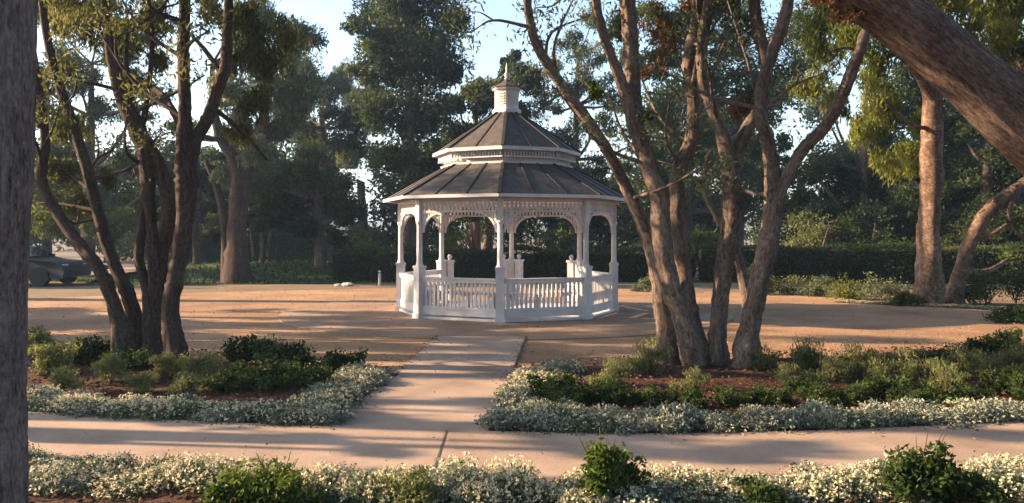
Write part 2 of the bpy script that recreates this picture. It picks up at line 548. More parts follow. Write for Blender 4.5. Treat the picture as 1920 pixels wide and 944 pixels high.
# round plaza of concrete below the gazebo
ap = np.linspace(0, 2 * math.pi, 72, endpoint=False)
plaza = np.column_stack([GC[0] + 4.7 * np.cos(ap), GC[1] + 4.7 * np.sin(ap)])
poly_sheet('round_plaza', plaza, .022, M['plaza'], .06)

inner_px = [(-900, 700), (-300, 751), (60, 778), (330, 794), (620, 806), (915, 815), (1200, 820), (1500, 815), (1700, 807), (1920, 796), (2300, 772), (2900, 735)]
outer_px = [(-900, 762), (-300, 828), (60, 872), (400, 895), (830, 913), (1100, 921), (1400, 919), (1700, 906), (1920, 890), (2300, 855), (2900, 803)]
inner = smooth_poly([G(*p)[:2] for p in inner_px])
outer = smooth_poly([G(*p)[:2] for p in outer_px])
poly_sheet('garden_path', np.vstack([inner[:, :2], outer[::-1, :2]]), .030, M['concrete'], .08)
wl0, wl1 = G(612, 812)[:2], G(822, 634)[:2]
wr0, wr1 = G(913, 818)[:2], G(986, 634)[:2]
poly_sheet('straight_walkway', [wl0, wr0, wr1, wl1], .027, M['concrete'], .07)

def strip(name, a, b, w, z):
    a = np.array(a[:2]); b = np.array(b[:2])
    d = (b - a) / np.linalg.norm(b - a); s = np.array([-d[1], d[0]]) * w / 2
    return poly_sheet(name, [a - s, b - s, b + s, a + s], z, M['joint'])
strip('path_joint', G(837, 815), G(808, 908), .014, .034)
for deg in (-72,):
    c_, s_ = math.cos(R(deg)), math.sin(R(deg))
    strip('plaza_joint', (GC[0] + 3.2 * c_, GC[1] + 3.2 * s_), (GC[0] + 4.68 * c_, GC[1] + 4.68 * s_), .014, .026)

# planting beds: gently mounded mulch
def bed_grid(name, near, far, hmax=.08, nu=90, nv=14):
    """near and far are polylines running left to right; mulch sheet lofted between them"""
    def res(p, n):
        p = np.asarray(p, float)
        s = np.concatenate([[0], np.cumsum(np.linalg.norm(np.diff(p, axis=0), axis=1))])
        t = np.linspace(0, s[-1], n)
        return np.column_stack([np.interp(t, s, p[:, i]) for i in range(2)])
    a, b = res(near, nu), res(far, nu)
    r_ = np.random.default_rng(3)
    V = []
    for j in range(nv):
        t = j / (nv - 1)
        e = math.sin(math.pi * t) ** .5 if 0 < t < 1 else 0
        p = a + (b - a) * t
        z = .010 + e * (hmax * (.8 + .2 * np.sin(p[:, 0] * 2.1 + p[:, 1])) + r_.normal(size=nu) * .008)
        V.append(np.column_stack([p, z]))
    V = np.concatenate(V)
    idx = np.arange(nu * nv).reshape(nv, nu)
    Q = np.stack([idx[:-1, :-1], idx[:-1, 1:], idx[1:, 1:], idx[1:, :-1]], -1).reshape(-1, 4)
    o = link(name, mesh(name, V, [Q], M['mulch'], smooth=True))
    return tag(o, kind='structure')

def gp(l): return [G(*p)[:2] for p in l]
left_near = gp([(-900, 698), (-300, 749), (60, 776), (330, 792), (606, 803)])
left_far = gp([(-900, 600), (-300, 622), (60, 642), (100, 650), (220, 660), (380, 668), (450, 680), (600, 690), (735, 702)])
right_near = gp([(920, 812), (1200, 817), (1500, 812), (1700, 804), (1920, 794), (2300, 770), (2900, 733)])
right_far = gp([(962, 704), (1000, 692), (1100, 688), (1200, 681), (1430, 674), (1600, 668), (1800, 655), (1920, 641), (2300, 612), (2900, 585)])
bed_grid('mulch_bed', left_near, left_far)
bed_grid('mulch_bed', right_near, right_far)
front_far = [p for p in outer[:, :2]]
front_near = [(x, 1.0) for x in np.linspace(-9, 9, 30)]
bed_grid('mulch_bed', front_near, [(p[0], p[1] - .02) for p in front_far if -9 < p[0] < 9], hmax=.05)

# scattered mulch chips and fallen leaves (nobody could count them)
def inside(poly, pts):
    poly = np.asarray(poly); x, y = pts[:, 0], pts[:, 1]
    res = np.zeros(len(pts), bool); j = len(poly) - 1
    for i in range(len(poly)):
        xi, yi = poly[i]; xj, yj = poly[j]
        cond = ((yi > y) != (yj > y)) & (x < (xj - xi) * (y - yi) / (yj - yi + 1e-12) + xi)
        res ^= cond; j = i
    return res
def scatter(name, polys, n, L, Wd, mat, z0, box, seed, kind='stuff', up=.25):
    r_ = np.random.default_rng(seed)
    pts = np.column_stack([r_.uniform(box[0], box[1], n), r_.uniform(box[2], box[3], n)])
    if polys:
        k = np.zeros(len(pts), bool)
        for p in polys: k |= inside(p, pts)
        pts = pts[k]
    C = np.column_stack([pts, z0 + r_.uniform(0, .03, len(pts)) * up * 4])
    V, Q, T = leaves(C, L, Wd, 0, r_, r_.uniform(0, 1, len(C)), flat=.75)
    V[:, 2] = np.maximum(V[:, 2], z0 - .004)
    o = link(name, mesh(name, V, [Q], mat, attrs={'tint': ('FLOAT', T)}))
    return tag(o, kind=kind)
bedpolys = [left_near + left_far[::-1], right_near + right_far[::-1]]
scatter('mulch_chips', bedpolys, 26000, .05, .022, M['chip'], .085, (-9, 11, 6.5, 15), 5)
scatter('mulch_chips', [list(front_near) + [tuple(p) for p in front_far if -9 < p[0] < 9][::-1]], 9000, .045, .02, M['chip'], .055, (-5, 5, 3.5, 7.2), 6)
scatter('fallen_leaves', None, 1100, .035, .013, M['litter'], .036, (-10, 11, 5.5, 14), 8)
scatter('fallen_leaves', None, 700, .05, .018, M['litter'], .030, (-14, 12, 14, 25), 9)

def near_line(name, line, n, spread, L, Wd, mat, z0, seed):
    r_ = np.random.default_rng(seed)
    line = np.asarray(line)[:, :2]; line = line[np.abs(line[:, 0]) < 9]
    k = r_.integers(0, len(line) - 1, n); t = r_.uniform(0, 1, n)[:, None]
    pts = line[k] * (1 - t) + line[k + 1] * t + r_.normal(size=(n, 2)) * spread
    if name == 'mulch_chips' and len(line) > 2:
        pts = pts[(pts[:, 0] < wl0[0] - .05) | (pts[:, 0] > wr0[0] + .05) | (pts[:, 1] < 6.2)]; n = len(pts)
    V, Q, T = leaves(np.column_stack([pts, z0 + r_.uniform(0, .006, n)]), L, Wd, 0, r_, r_.uniform(0, 1, n), flat=.85)
    V[:, 2] = np.maximum(V[:, 2], z0 - .002)
    tag(link(name, mesh(name, V, [Q], mat, attrs={'tint': ('FLOAT', T)})), kind='stuff')
near_line('mulch_chips', inner, 900, .07, .030, .014, M['chip'], .034, 701)
near_line('mulch_chips', outer, 900, .09, .030, .014, M['chip'], .034, 702)
near_line('mulch_chips', np.array([wl0, wl1]), 300, .06, .030, .014, M['chip'], .031, 703)
near_line('mulch_chips', np.array([wr0, wr1]), 300, .06, .030, .014, M['chip'], .031, 704)
near_line('fallen_leaves', np.array(left_far), 1500, .55, .05, .017, M['litter'], .014, 705)
near_line('fallen_leaves', np.array(right_far), 1700, .55, .05, .017, M['litter'], .014, 706)
scatter('gravel', None, 7000, .022, .018, M['plaza'], .009, (-12, 11, 9, 24.5), 707)

# lawn mound behind the court at left, a pale path crossing it, hills far away
def mound(name, c, rx, ry, h, mat, n=40):
    u = np.linspace(0, 1, n // 2); th = np.linspace(0, 2 * math.pi, n, endpoint=False)
    V = []
    for t in u:
        r = t
        z = h * (math.cos(math.pi * t) * .5 + .5)
        V.append(np.column_stack([c[0] + rx * r * np.cos(th), c[1] + ry * r * np.sin(th), np.full(n, z + .012) + (.05 * h * np.sin(5 * th + 9 * t) * (1 - t))]))
    V = np.concatenate(V)
    idx = np.arange(len(V)).reshape(len(u), n)
    a, b = idx[:-1], idx[1:]
    Q = np.stack([a, np.roll(a, -1, 1), np.roll(b, -1, 1), b], -1).reshape(-1, 4)
    return tag(link(name, mesh(name, V, [Q], mat, smooth=True)), kind='structure')
mound('lawn', (-9.5, 33.5), 10.0, 7.2, .55, M['lawn'])
mound('lawn', (-30, 38), 14, 9.0, .5, M['lawn'])
lp_a = [(-24, 36.5), (-20.5, 37.2), (-17.5, 36.0), (-15.5, 33.0), (-14.6, 29.5), (-14.5, 25.5)]
lp = smooth_poly(lp_a, 8)
tn = np.gradient(lp, axis=0); tn /= np.linalg.norm(tn, axis=1)[:, None]
nr = np.column_stack([-tn[:, 1], tn[:, 0]])
Vp = np.vstack([np.column_stack([lp + nr * .8, np.full(len(lp), .30)]), np.column_stack([lp - nr * .8, np.full(len(lp), .30)])])
kk = len(lp)
Qp = np.array([[i, i + 1, kk + i + 1, kk + i] for i in range(kk - 1)])
tag(link('far_path', mesh('far_path', Vp, [Qp], M['concrete'])), kind='structure')

def lawn_tufts():
    r_ = np.random.default_rng(66)
    V, Q, T = [], [], []
    C = []
    for cx_, cy_, rx, ry, h in ((-9.5, 33.5, 10, 7.2, .55), (-30, 38, 14, 9, .5)):
        n = 9000
        t = np.sqrt(r_.uniform(0, 1, n)); a_ = r_.uniform(0, 6.28, n)
        C.append(np.column_stack([cx_ + rx * t * np.cos(a_), cy_ + ry * t * np.sin(a_), h * (np.cos(math.pi * t) * .5 + .5) + .05]))
    C = np.concatenate(C)
    V, Q, T = leaves(C, .16, .05, -1.2, r_, r_.uniform(0, 1, len(C)))
    tag(link('grass', mesh('grass', V, [Q], M['leaf_shrub'], attrs={'tint': ('FLOAT', T)})), kind='stuff')
lawn_tufts()

def hills():
    n = 120
    xs = np.linspace(-600, 600, n)
    V = []
    for j, (y, k) in enumerate([(380, 0), (420, .55), (480, 1.0), (560, .8), (700, 0)]):
        z = k * (11 + 5 * np.sin(xs * .011 + 1) + 3 * np.sin(xs * .031 + j) + 1.5 * np.sin(xs * .09 + 2 * j))
        V.append(np.column_stack([xs, np.full(n, y), z - .5]))
    V = np.concatenate(V)
    idx = np.arange(len(V)).reshape(5, n)
    Q = np.stack([idx[:-1, :-1], idx[:-1, 1:], idx[1:, 1:], idx[1:, :-1]], -1).reshape(-1, 4)
    tag(link('hills', mesh('hills', V, [Q], M['hill'], smooth=True)), kind='structure')
hills()

# ================================================================== GAZEBO
def gazebo():
    rot = R(-90 - 2.6)
    root = empty('gazebo', (GC[0], GC[1], .022), 'white octagonal gazebo with two-tier shingled roof and small cupola', 'gazebo')
    z0 = .022
    cx, cy_ = GC
    def vert(i, r, z): 
        a = rot + i * math.pi / 4
        return np.array([cx + r * math.cos(a), cy_ + r * math.sin(a), z])
    Rp = 2.28
    def part(name, mb, mat, par=root, smooth=False):
        me = mb.mesh(name, mat, smooth)
        o = bpy.data.objects.new(name, me); COL.objects.link(o)
        o.parent = par; o.location = -parent_world(par)
        return o
    # deck
    m = MB(); m.lathe((cx, cy_, z0), [(2.33, 0.0), (2.33, .035), (2.32, .045)], 8, rot)
    part('deck', m, M['white'])
    # posts: panelled pedestal, square column, capital
    for i in range(8):
        c = vert(i, Rp, 0); a = rot + i * math.pi / 4
        m = MB()
        m.box((c[0], c[1], z0 + .05), (.20, .20, .10), a)
        m.box((c[0], c[1], z0 + .52), (.165, .165, .92), a)
        m.box((c[0], c[1], z0 + .995), (.19, .19, .05), a)
        m.lathe((c[0], c[1], z0 + 1.02), [(.085, 0), (.062, .04), (.056, .10), (.052, .75), (.055, .80), (.072, .83), (.072, .87)], 12, a)
        m.box((c[0], c[1], z0 + 2.09), (.11, .11, .40), a)
        part('post', m, M['white'])
    # railings on six sides; the two back facets stay open as entrances
    for i in range(8):
        p, q = vert(i, Rp, 0), vert(i + 1, Rp, 0)
        d = (q - p) / np.linalg.norm(q - p)
        mid = (p + q) / 2
        L = np.linalg.norm(q - p)
        nrm = np.array([mid[0] - cx, mid[1] - cy_, 0]); nrm /= np.linalg.norm(nrm)
        rz = math.atan2(d[1], d[0])
        if i not in (3, 4):
            m = MB()
            m.box(mid + [0, 0, z0 + .14], (L - .17, .045, .12), rz)          # skirt board
            m.box(mid + [0, 0, z0 + .225], (L - .17, .06, .045), rz)
            nb = 17
            for k in range(nb):
                t = .11 + (L - .22) * (k + .5) / nb
                m.box(p + d * t + [0, 0, z0 + .48], (.042, .03, .47), rz)
            rail = part('railing', m, M['white'])
            m = MB()
            m.box(mid + [0, 0, z0 + .745], (L - .17, .075, .065), rz)
            m.box(mid + [0, 0, z0 + .79], (L - .17, .11, .028), rz)
            part('top_rail', m, M['white'], rail)
            # inner bench against the railing
            inn = mid - nrm * .27
            m = MB()
            m.box(inn + [0, 0, z0 + .50], (L * .78, .36, .035), rz)
            for sgn in (-.33, 0, .33):
                m.box(inn + d * L * sgn - nrm * .12 + [0, 0, z0 + .30], (.06, .06, .36), rz)
                m.box(inn + d * L * sgn - nrm * .0 + [0, 0, z0 + .462], (.05, .30, .04), rz)
            part('bench', m, M['white'])
        else:
            for t in (.20, L - .20) if i in (3, 4) else ():
                c = p + d * t
                m = MB()
                m.box(c + [0, 0, z0 + .55], (.15, .15, .85), rz)
                m.box(c + [0, 0, z0 + 1.0], (.19, .19, .05), rz)
                nw = part('newel_post', m, M['white'])
                m = MB(); m.lathe(c + [0, 0, z0 + 1.02], [(.03, 0), (.03, .03), (.045, .055), (.052, .085), (.042, .115), (.015, .135)], 12)
                part('finial', m, M['white'], nw, True)
                # side panel tying the newel to the post
                e = p if t < L / 2 else q
                cc = (c + e) / 2
                m = MB(); m.box(cc + [0, 0, z0 + .55], (.10, .05, .80), rz)
                part('side_panel', m, M['white'], nw)
        # frieze: two rails with spindles
        zt, zb = z0 + 2.29, z0 + 2.05
        m = MB()
        m.box(mid + [0, 0, zt - .025], (L - .165, .07, .05), rz)
        m.box(mid + [0, 0, zb + .015], (L - .165, .05, .03), rz)
        m.box(mid + [0, 0, (zt + zb) / 2 + .03], (L - .165, .022, .022), rz)
        nb = 18
        for k in range(nb):
            t = .10 + (L - .20) * (k + .5) / nb
            m.box(p + d * t + [0, 0, (zt + zb) / 2 - .01], (.04, .026, zt - zb - .09), rz)
        part('frieze', m, M['white'])
        # corner brackets below the frieze: quarter-arch frames with spindles
        for s, e in ((1, p), (-1, q)):
            m = MB()
            W_, H_ = .40, .38
            pts = []
            for k in range(9):
                t = k / 8 * math.pi / 2
                x = .085 + W_ * (1 - math.sin(t)); zz = zb - H_ * (1 - math.cos(t))
                pts.append((x, zz))
            # pts run from post foot of arch? outer edge is the concave curve
            curve = [(.085 + W_ * (1 - math.cos(k / 8 * math.pi / 2)) , zb - .004 - H_ * (1 - math.sin(k / 8 * math.pi / 2))) for k in range(9)]
            for (x0, a0), (x1, a1) in zip(curve[:-1], curve[1:]):
                m.bar(e + s * d * x0 + [0, 0, a0], e + s * d * x1 + [0, 0, a1], .045, .04)
            for k in range(1, 8):
                x, zc = curve[k]
                if zb - zc > .05:
                    m.box(e + s * d * x + [0, 0, (zb + zc) / 2], (.024, .024, zb - zc - .012), rz)
            part('bracket', m, M['white'])
    # eave beam, soffit
    zE = z0 + 2.31
    m = MB(); m.lathe((cx, cy_, 0), [(2.20, zE - .02), (2.40, zE - .02), (2.40, zE + .06), (2.20, zE + .06)], 8, rot)
    part('beam', m, M['white'])
    m = MB()
    for i in range(8):
        a_, b_ = vert(i, 2.655, zE + .035), vert(i + 1, 2.655, zE + .035)
        m.bar(a_, b_, .03, .06)
    part('fascia', m, M['white'])
    def roof_tier(name, r0, zz0, r1, zz1, th, seams, capn):
        m = MB()
        V = []
        for (r, z) in ((r0, zz0), (r1, zz1), (r1, zz1 - th), (r0, zz0 - th)):
            V += [vert(i, r, z) for i in range(8)]
        q = []
        for k in range(4):
            k2 = (k + 1) % 4
            for i in range(8):
                j = (i + 1) % 8
                q.append([k * 8 + i, k * 8 + j, k2 * 8 + j, k2 * 8 + i])
        m.add(V, q=q)
        rf = part(name, m, M['shingle'])
        for i in range(8):
            m = MB(); m.bar(vert(i, r0 + .01, zz0 + .008), vert(i, r1, zz1 + .008), .06, .022)
            part('hip_cap', m, M['rib'], rf)
        for i in range(8):
            for k in range(1, seams + 1):
                t = k / (seams + 1)
                a_ = vert(i, r0, zz0 + .006) * (1 - t) + vert(i + 1, r0, zz0 + .006) * t
                b_ = vert(i, r1, zz1 + .006) * (1 - t) + vert(i + 1, r1, zz1 + .006) * t
                m = MB(); m.bar(a_, b_, .03, .018)
                part('seam_strip', m, M['rib'], rf)
        return rf
    roof_tier('lower_roof', 2.66, zE + .06, 1.42, 3.06, .05, 2, 8)
    # clerestory drum
    m = MB(); m.lathe((cx, cy_, 0), [(1.34, 3.00), (1.34, 3.33), (1.28, 3.33), (1.28, 3.00)], 8, rot)
    dr = part('clerestory', m, M['white'])
    m = MB(); m.lathe((cx, cy_, 0), [(1.42, 3.055), (1.42, 3.10), (1.345, 3.10), (1.345, 3.055)], 8, rot)
    part('base_trim', m, M['white'], dr)
    for i in range(8):
        p, q = vert(i, 1.47, 0), vert(i + 1, 1.47, 0)
        d = (q - p) / np.linalg.norm(q - p); L = np.linalg.norm(q - p); mid = (p + q) / 2; rz = math.atan2(d[1], d[0])
        m = MB()
        m.box(mid + [0, 0, 3.185], (L - .02, .02, .025), rz)
        for k in range(17):
            m.box(p + d * (.02 + (L - .04) * (k + .5) / 17) + [0, 0, 3.26], (.032, .018, .16), rz)
        part('upper_frieze', m, M['white'], dr)
    m = MB()
    for i in range(8):
        m.bar(vert(i, 1.575, 3.345), vert(i + 1, 1.575, 3.345), .03, .07)
    m.lathe((cx, cy_, 0), [(1.30, 3.332), (1.56, 3.332), (1.56, 3.345), (1.30, 3.345)], 8, rot)
    part('upper_fascia', m, M['white'])
    roof_tier('upper_roof', 1.58, 3.375, .24, 4.26, .04, 1, 8)
    # cupola
    m = MB()
    m.lathe((cx, cy_, 0), [(.31, 4.22), (.31, 4.30), (.27, 4.33), (.255, 4.34), (.255, 4.70), (.31, 4.73), (.31, 4.765)], 8, rot)
    cu = part('cupola', m, M['white'])
    m = MB()
    for i in range(8):
        p, q = vert(i, .262, 0), vert(i + 1, .262, 0)
        d = (q - p) / np.linalg.norm(q - p); mid = (p + q) / 2; rz = math.atan2(d[1], d[0])
        for k in range(5):
            m.box(mid + [0, 0, 4.42 + k * .055], (.12, .012, .03), rz)
    part('louvre', m, M['shadecloth'], cu)
    m = MB(); m.lathe((cx, cy_, 0), [(.34, 4.765), (.33, 4.79), (.13, 4.89), (.03, 4.96)], 8, rot)
    part('cupola_roof', m, M['shingle'], cu)
    m = MB(); m.lathe((cx, cy_, 0), [(.03, 4.955), (.05, 4.98), (.028, 5.01), (.062, 5.06), (.03, 5.11), (.018, 5.14), (.022, 5.2), (.006, 5.32)], 12)
    part('finial', m, M['white'], cu, True)
    # ceiling boards
    m = MB()
    V = [vert(i, 2.30, zE + .065) for i in range(8)] + [vert(i, 1.30, 3.0) for i in range(8)]
    m.add(V, q=[[i, 8 + i, 8 + (i + 1) % 8, (i + 1) % 8] for i in range(8)])
    part('ceiling', m, M['shadecloth'])
gazebo()

# ================================================================== TREES
SB = np.random.default_rng(77)
def side_branches(pts, rad):
    pr = catmull(np.column_stack([pts, rad]), 6)
    ok = np.where((pr[:, 2] > 1.9) & (pr[:, 2] < 5.0))[0]
    out = []
    for k in SB.choice(ok, min(4, len(ok)), replace=False) if len(ok) else []:
        a = pr[k, :3]; r0 = min(.028, pr[k, 3] * .4)
        d = np.array([SB.normal(), SB.normal() * .7, SB.uniform(.15, .9)]); d /= np.linalg.norm(d)
        L = SB.uniform(.7, 1.7)
        m = a + d * L * .5 + SB.normal(size=3) * .10
        e = a + d * L + np.array([0, 0, SB.uniform(-.15, .35)]) + SB.normal(size=3) * .12
        out.append(([a, m, e], [r0, r0 * .7, r0 * .3]))
        f = m + (SB.normal(size=3) * .5 + d * .4) * L * .5
        out.append(([m, (m + f) / 2 + SB.normal(size=3) * .05, f], [r0 * .6, r0 * .4, r0 * .2]))
    return out

def multi_stem(name, base, stems, bark, label, cat='tree', group=None, crown=None, seg=16, leaf=None, width=.86, flare=.2):
    root = empty(name, base, label, cat, group)
    sides = []
    for st in stems:
        pts, rad = px_tube(st[1], 9.9, width)
        if st[0] == 'stem': sides += side_branches(pts, rad)
        me = tubes_mesh(st[0], [(pts, rad)], bark, seg=26, n_per=12, lump=.075, rough=.03, flare=flare if st[0] == 'stem' else 0)
        link(st[0], me, root)
    for sp in sides:
        link('limb', tubes_mesh('limb', [sp], bark, seg=7, n_per=5, lump=.06, rough=.03), root)
    ends = np.array([[*sp[0][-1], .26, .26, .2] for sp in sides])
    link('crown', crown_mesh('crown', ends, 95 * len(ends), .085, .024, [leaf, M['twig']], droop=.8, seed=len(sides), spread=.4, limb_r=.004), root)
    for me_name, me in (crown or []):
        link(me_name, me, root)
    return root

D = 9.7
right_stems = [
    ('stem', [(1258, 712, 50), (1246, 610, 40), (1230, 500, 36), (1205, 420, 32), (1172, 350, 28), (1140, 285, 25, 9.6), (1095, 215, 24, 9.5), (1050, 155, 22, 9.4), (1010, 90, 20, 9.3), (992, 30, 18, 9.2), (984, -60, 16, 9.1), (975, -200, 10, 9.0)]),
    ('stem', [(1308, 715, 50, 9.6), (1284, 610, 42, 9.55), (1252, 510, 40, 9.5), (1240, 430, 40, 9.5), (1236, 370, 38, 9.5), (1215, 310, 38, 9.5), (1195, 240, 38, 9.5), (1186, 160, 36, 9.5), (1182, 60, 34, 9.5), (1172, -60, 30, 9.4), (1165, -220, 18, 9.3)]),
    ('limb', [(1192, 250, 28, 9.5), (1172, 175, 25, 9.4), (1148, 110, 22, 9.3), (1128, 55, 20, 9.2), (1117, -10, 18, 9.1), (1112, -140, 10, 9.0)]),
    ('stem', [(1322, 700, 46, 9.9), (1296, 590, 36, 10.0), (1280, 490, 34, 10.1), (1270, 400, 34, 10.1), (1272, 320, 30, 10.2), (1297, 260, 28, 10.2), (1300, 190, 26, 10.3), (1290, 120, 25, 10.3), (1305, 40, 23, 10.3), (1312, -80, 18, 10.2), (1318, -220, 10, 10.2)]),
    ('stem', [(1352, 710, 48, 9.8), (1346, 620, 38, 9.9), (1357, 510, 38, 10.0), (1370, 420, 42, 10.0), (1372, 350, 42, 10.0), (1362, 280, 36, 10.0), (1340, 215, 28, 10.0), (1318, 150, 24, 10.0), (1318, 70, 24, 10.0), (1330, 0, 22, 9.9), (1342, -140, 14, 9.8), (1345, -240, 8, 9.7)]),
    ('limb', [(1374, 310, 32, 10.0), (1395, 252, 28, 10.1), (1425, 200, 26, 10.2), (1436, 130, 24, 10.2), (1420, 50, 26, 10.2), (1408, -40, 22, 10.2), (1395, -200, 10, 10.2)]),
    ('stem', [(1390, 722, 56, 9.5), (1403, 620, 46, 9.5), (1424, 530, 44, 9.5), (1442, 450, 42, 9.5), (1450, 370, 38, 9.5), (1444, 290, 32, 9.5), (1426, 215, 26, 9.4), (1428, 160, 24, 9.4), (1450, 95, 24, 9.4), (1472, 30, 24, 9.3), (1484, -50, 20, 9.3), (1500, -220, 10, 9.2)]),
    ('limb', [(1450, 385, 32, 9.5), (1478, 325, 28, 9.45), (1510, 275, 28, 9.4), (1550, 235, 27, 9.3), (1580, 175, 25, 9.2), (1604, 115, 24, 9.1), (1620, 70, 22, 9.0), (1650, -60, 14, 9.0)]),
    ('stem', [(1420, 690, 30, 10.6), (1400, 560, 22, 10.7), (1378, 470, 18, 10.8), (1340, 400, 14, 10.8), (1320, 350, 12, 10.9), (1330, 280, 8, 10.9)]),
]
rc = px_clumps([(1240, 60, 55, 10.6), (1225, 110, 40, 10.8), (1330, 10, 55, 10.8), (1385, 60, 45, 10.9), (1400, 190, 35, 11.2), (1120, -60, 70), (1000, -110, 75),
                (1230, -90, 85), (1340, -120, 90), (1450, -90, 85), (1540, -110, 85), (1080, -190, 90), (1200, -230, 110), (1330, -260, 110), (1460, -240, 110), (1115, 170, 14, 9.6), (1210, 215, 14, 9.4), (1160, 40, 40, 10.8), (1280, 30, 50, 10.9)], 9.7, .5)
rc_m = crown_mesh('crown', rc, 26000, .10, .026, [M['leaf_grey'], M['twig']], droop=.7, seed=11, spread=.30, shell=.6, limb_r=.008)
rc2 = px_clumps([(1240, 75, 36, 10.4), (1385, 205, 30, 10.9), (1225, 130, 26, 10.4), (1300, 20, 30, 10.5)], 10.4, .2)
rc3_m = crown_mesh('fresh_leaves', px_clumps([(1117, 172, 15, 9.5), (1213, 222, 11, 9.4), (1112, 160, 10, 9.5)], 9.5, .1), 260, .07, .035, [M['leaf_bright'], M['twig']], droop=.5, seed=14, spread=.35, limb_r=.004)
rc2_m = crown_mesh('dead_leaves', rc2, 1500, .09, .022, [M['leaf_rust'], M['twig']], droop=.8, seed=12, spread=.3, limb_r=.006)
def overhead(x0, x1, y0, y1, z0, z1, k, n, seed, mat, rad=.9):  # leaf clumps above the frame, added to hold back sky light
    r_ = np.random.default_rng(seed)
    cl = [[r_.uniform(x0, x1), r_.uniform(y0, y1), r_.uniform(z0, z1), rad, rad, rad * .6] for _ in range(k)]
    return crown_mesh('crown', cl, n, .19, .085, [mat, M['twig']], droop=.6, seed=seed, spread=.38, limb_r=.012)
rc_top = overhead(.2, 7.5, 6.5, 11.5, 5.8, 9.0, 34, 9000, 13, M['leaf_grey'])
lc_top = overhead(-8.5, -.6, 5.5, 8.8, 6.3, 9.5, 30, 7000, 23, M['leaf_mid'])
multi_stem('multi_stem_tree', G(1330, 705), right_stems, M['bark_pink'], 'pinkish multi-stemmed tree spreading from the bed right of the walkway', leaf=M['leaf_grey'], crown=[('crown', rc_m), ('crown', rc_top), ('dead_leaves', rc2_m), ('fresh_leaves', rc3_m)])

left_stems = [
    ('stem', [(248, 712, 74, 9.7), (236, 660, 52, 9.75), (219, 590, 34, 9.85), (190, 512, 30, 9.95), (146, 456, 28, 10.1), (100, 388, 25, 10.2), (78, 335, 23, 10.3), (84, 260, 21, 10.3), (70, 160, 20, 10.3), (50, 0, 16, 10.3), (40, -180, 9, 10.3)]),
    ('stem', [(268, 705, 66, 10.0), (256, 620, 38, 10.1), (238, 548, 30, 10.2), (208, 481, 27, 10.3), (190, 420, 26, 10.3), (176, 370, 25, 10.4), (158, 300, 24, 10.4), (130, 215, 22, 10.5), (104, 140, 20, 10.5), (80, 20, 17, 10.5), (60, -180, 9, 10.5)]),
    ('stem', [(288, 700, 56, 9.8), (280, 610, 30, 9.9), (273, 540, 24, 10.0), (260, 482, 23, 10.0), (266, 420, 22, 10.0), (272, 350, 22, 10.1), (262, 270, 20, 10.2), (275, 190, 14, 10.3), (285, 90, 10, 10.4), (280, 0, 6, 10.4)]),
    ('stem', [(304, 705, 54, 9.9), (296, 610, 30, 9.95), (290, 540, 26, 10.0), (285, 437, 26, 10.0), (280, 360, 30, 10.0), (272, 288, 36, 10.0), (243, 215, 34, 10.0), (218, 145, 30, 10.0), (204, 60, 26, 10.0), (195, -40, 20, 9.9), (180, -220, 9, 9.8)]),
    ('stem', [(342, 722, 58, 9.4), (330, 660, 52, 9.4), (320, 590, 44, 9.45), (332, 510, 40, 9.5), (345, 420, 42, 9.5), (350, 345, 50, 9.5), (346, 285, 44, 9.5), (347, 210, 31, 9.5), (344, 110, 28, 9.5), (347, 0, 25, 9.4), (355, -180, 10, 9.3)]),
    ('limb', [(350, 325, 36, 9.5), (364, 270, 32, 9.6), (388, 225, 29, 9.6), (408, 170, 27, 9.6), (424, 115, 26, 9.6), (427, 40, 24, 9.6), (432, -30, 20, 9.6), (445, -200, 9, 9.6)]),
    ('limb', [(306, 560, 26, 10.1), (304, 480, 28, 10.1), (318, 400, 32, 10.0), (304, 325, 30, 10.05), (272, 262, 28, 10.1), (250, 200, 18, 10.3), (236, 120, 12, 10.5), (240, 50, 8, 10.6)]),
    ('limb', [(358, 300, 24, 9.7), (338, 235, 18, 9.9), (306, 182, 15, 10.2), (262, 150, 11, 10.5), (226, 128, 6, 10.7)]),
    ('limb', [(418, 145, 13, 9.6), (392, 105, 11, 9.8), (360, 68, 9, 10.0), (310, 30, 6, 10.1)]),
    ('limb', [(396, 200, 12, 9.7), (440, 235, 10, 9.9), (468, 262, 8, 10.1), (500, 300, 5, 10.3)]),
]
lc = px_clumps([(150, 40, 50, 10.8), (240, 60, 50, 11.5), (110, 130, 40, 10.9), (290, 20, 45, 11), (470, 40, 45, 11), (500, 110, 42, 11.4), (480, 180, 36, 11.4), (535, 60, 36, 11.8),
                (250, 150, 36, 11), (130, 230, 34, 10.8), (110, 320, 34, 11), (455, 240, 30, 11.5), (300, 110, 32, 11.5), (395, 10, 32, 11), (445, 110, 28, 11.5),
                (60, -80, 80), (180, -100, 90), (320, -110, 90), (450, -100, 80), (120, -230, 110), (260, -250, 120), (400, -240, 110), (200, 330, 26, 11), (150, 380, 30, 10.8)], 8.7, .4)
lc_m = crown_mesh('crown', lc, 52000, .10, .020, [M['leaf_olive'], M['twig']], droop=1.2, seed=21, spread=.32, hang=.35, shell=.6, limb_r=.008)
multi_stem('multi_stem_tree', G(300, 700), left_stems, M['bark_dark'], width=.76, flare=.42, label= 'dark multi-stemmed tree with drooping leaves in the bed left of the walkway', leaf=M['leaf_olive'], crown=[('crown', lc_m), ('crown', lc_top)])

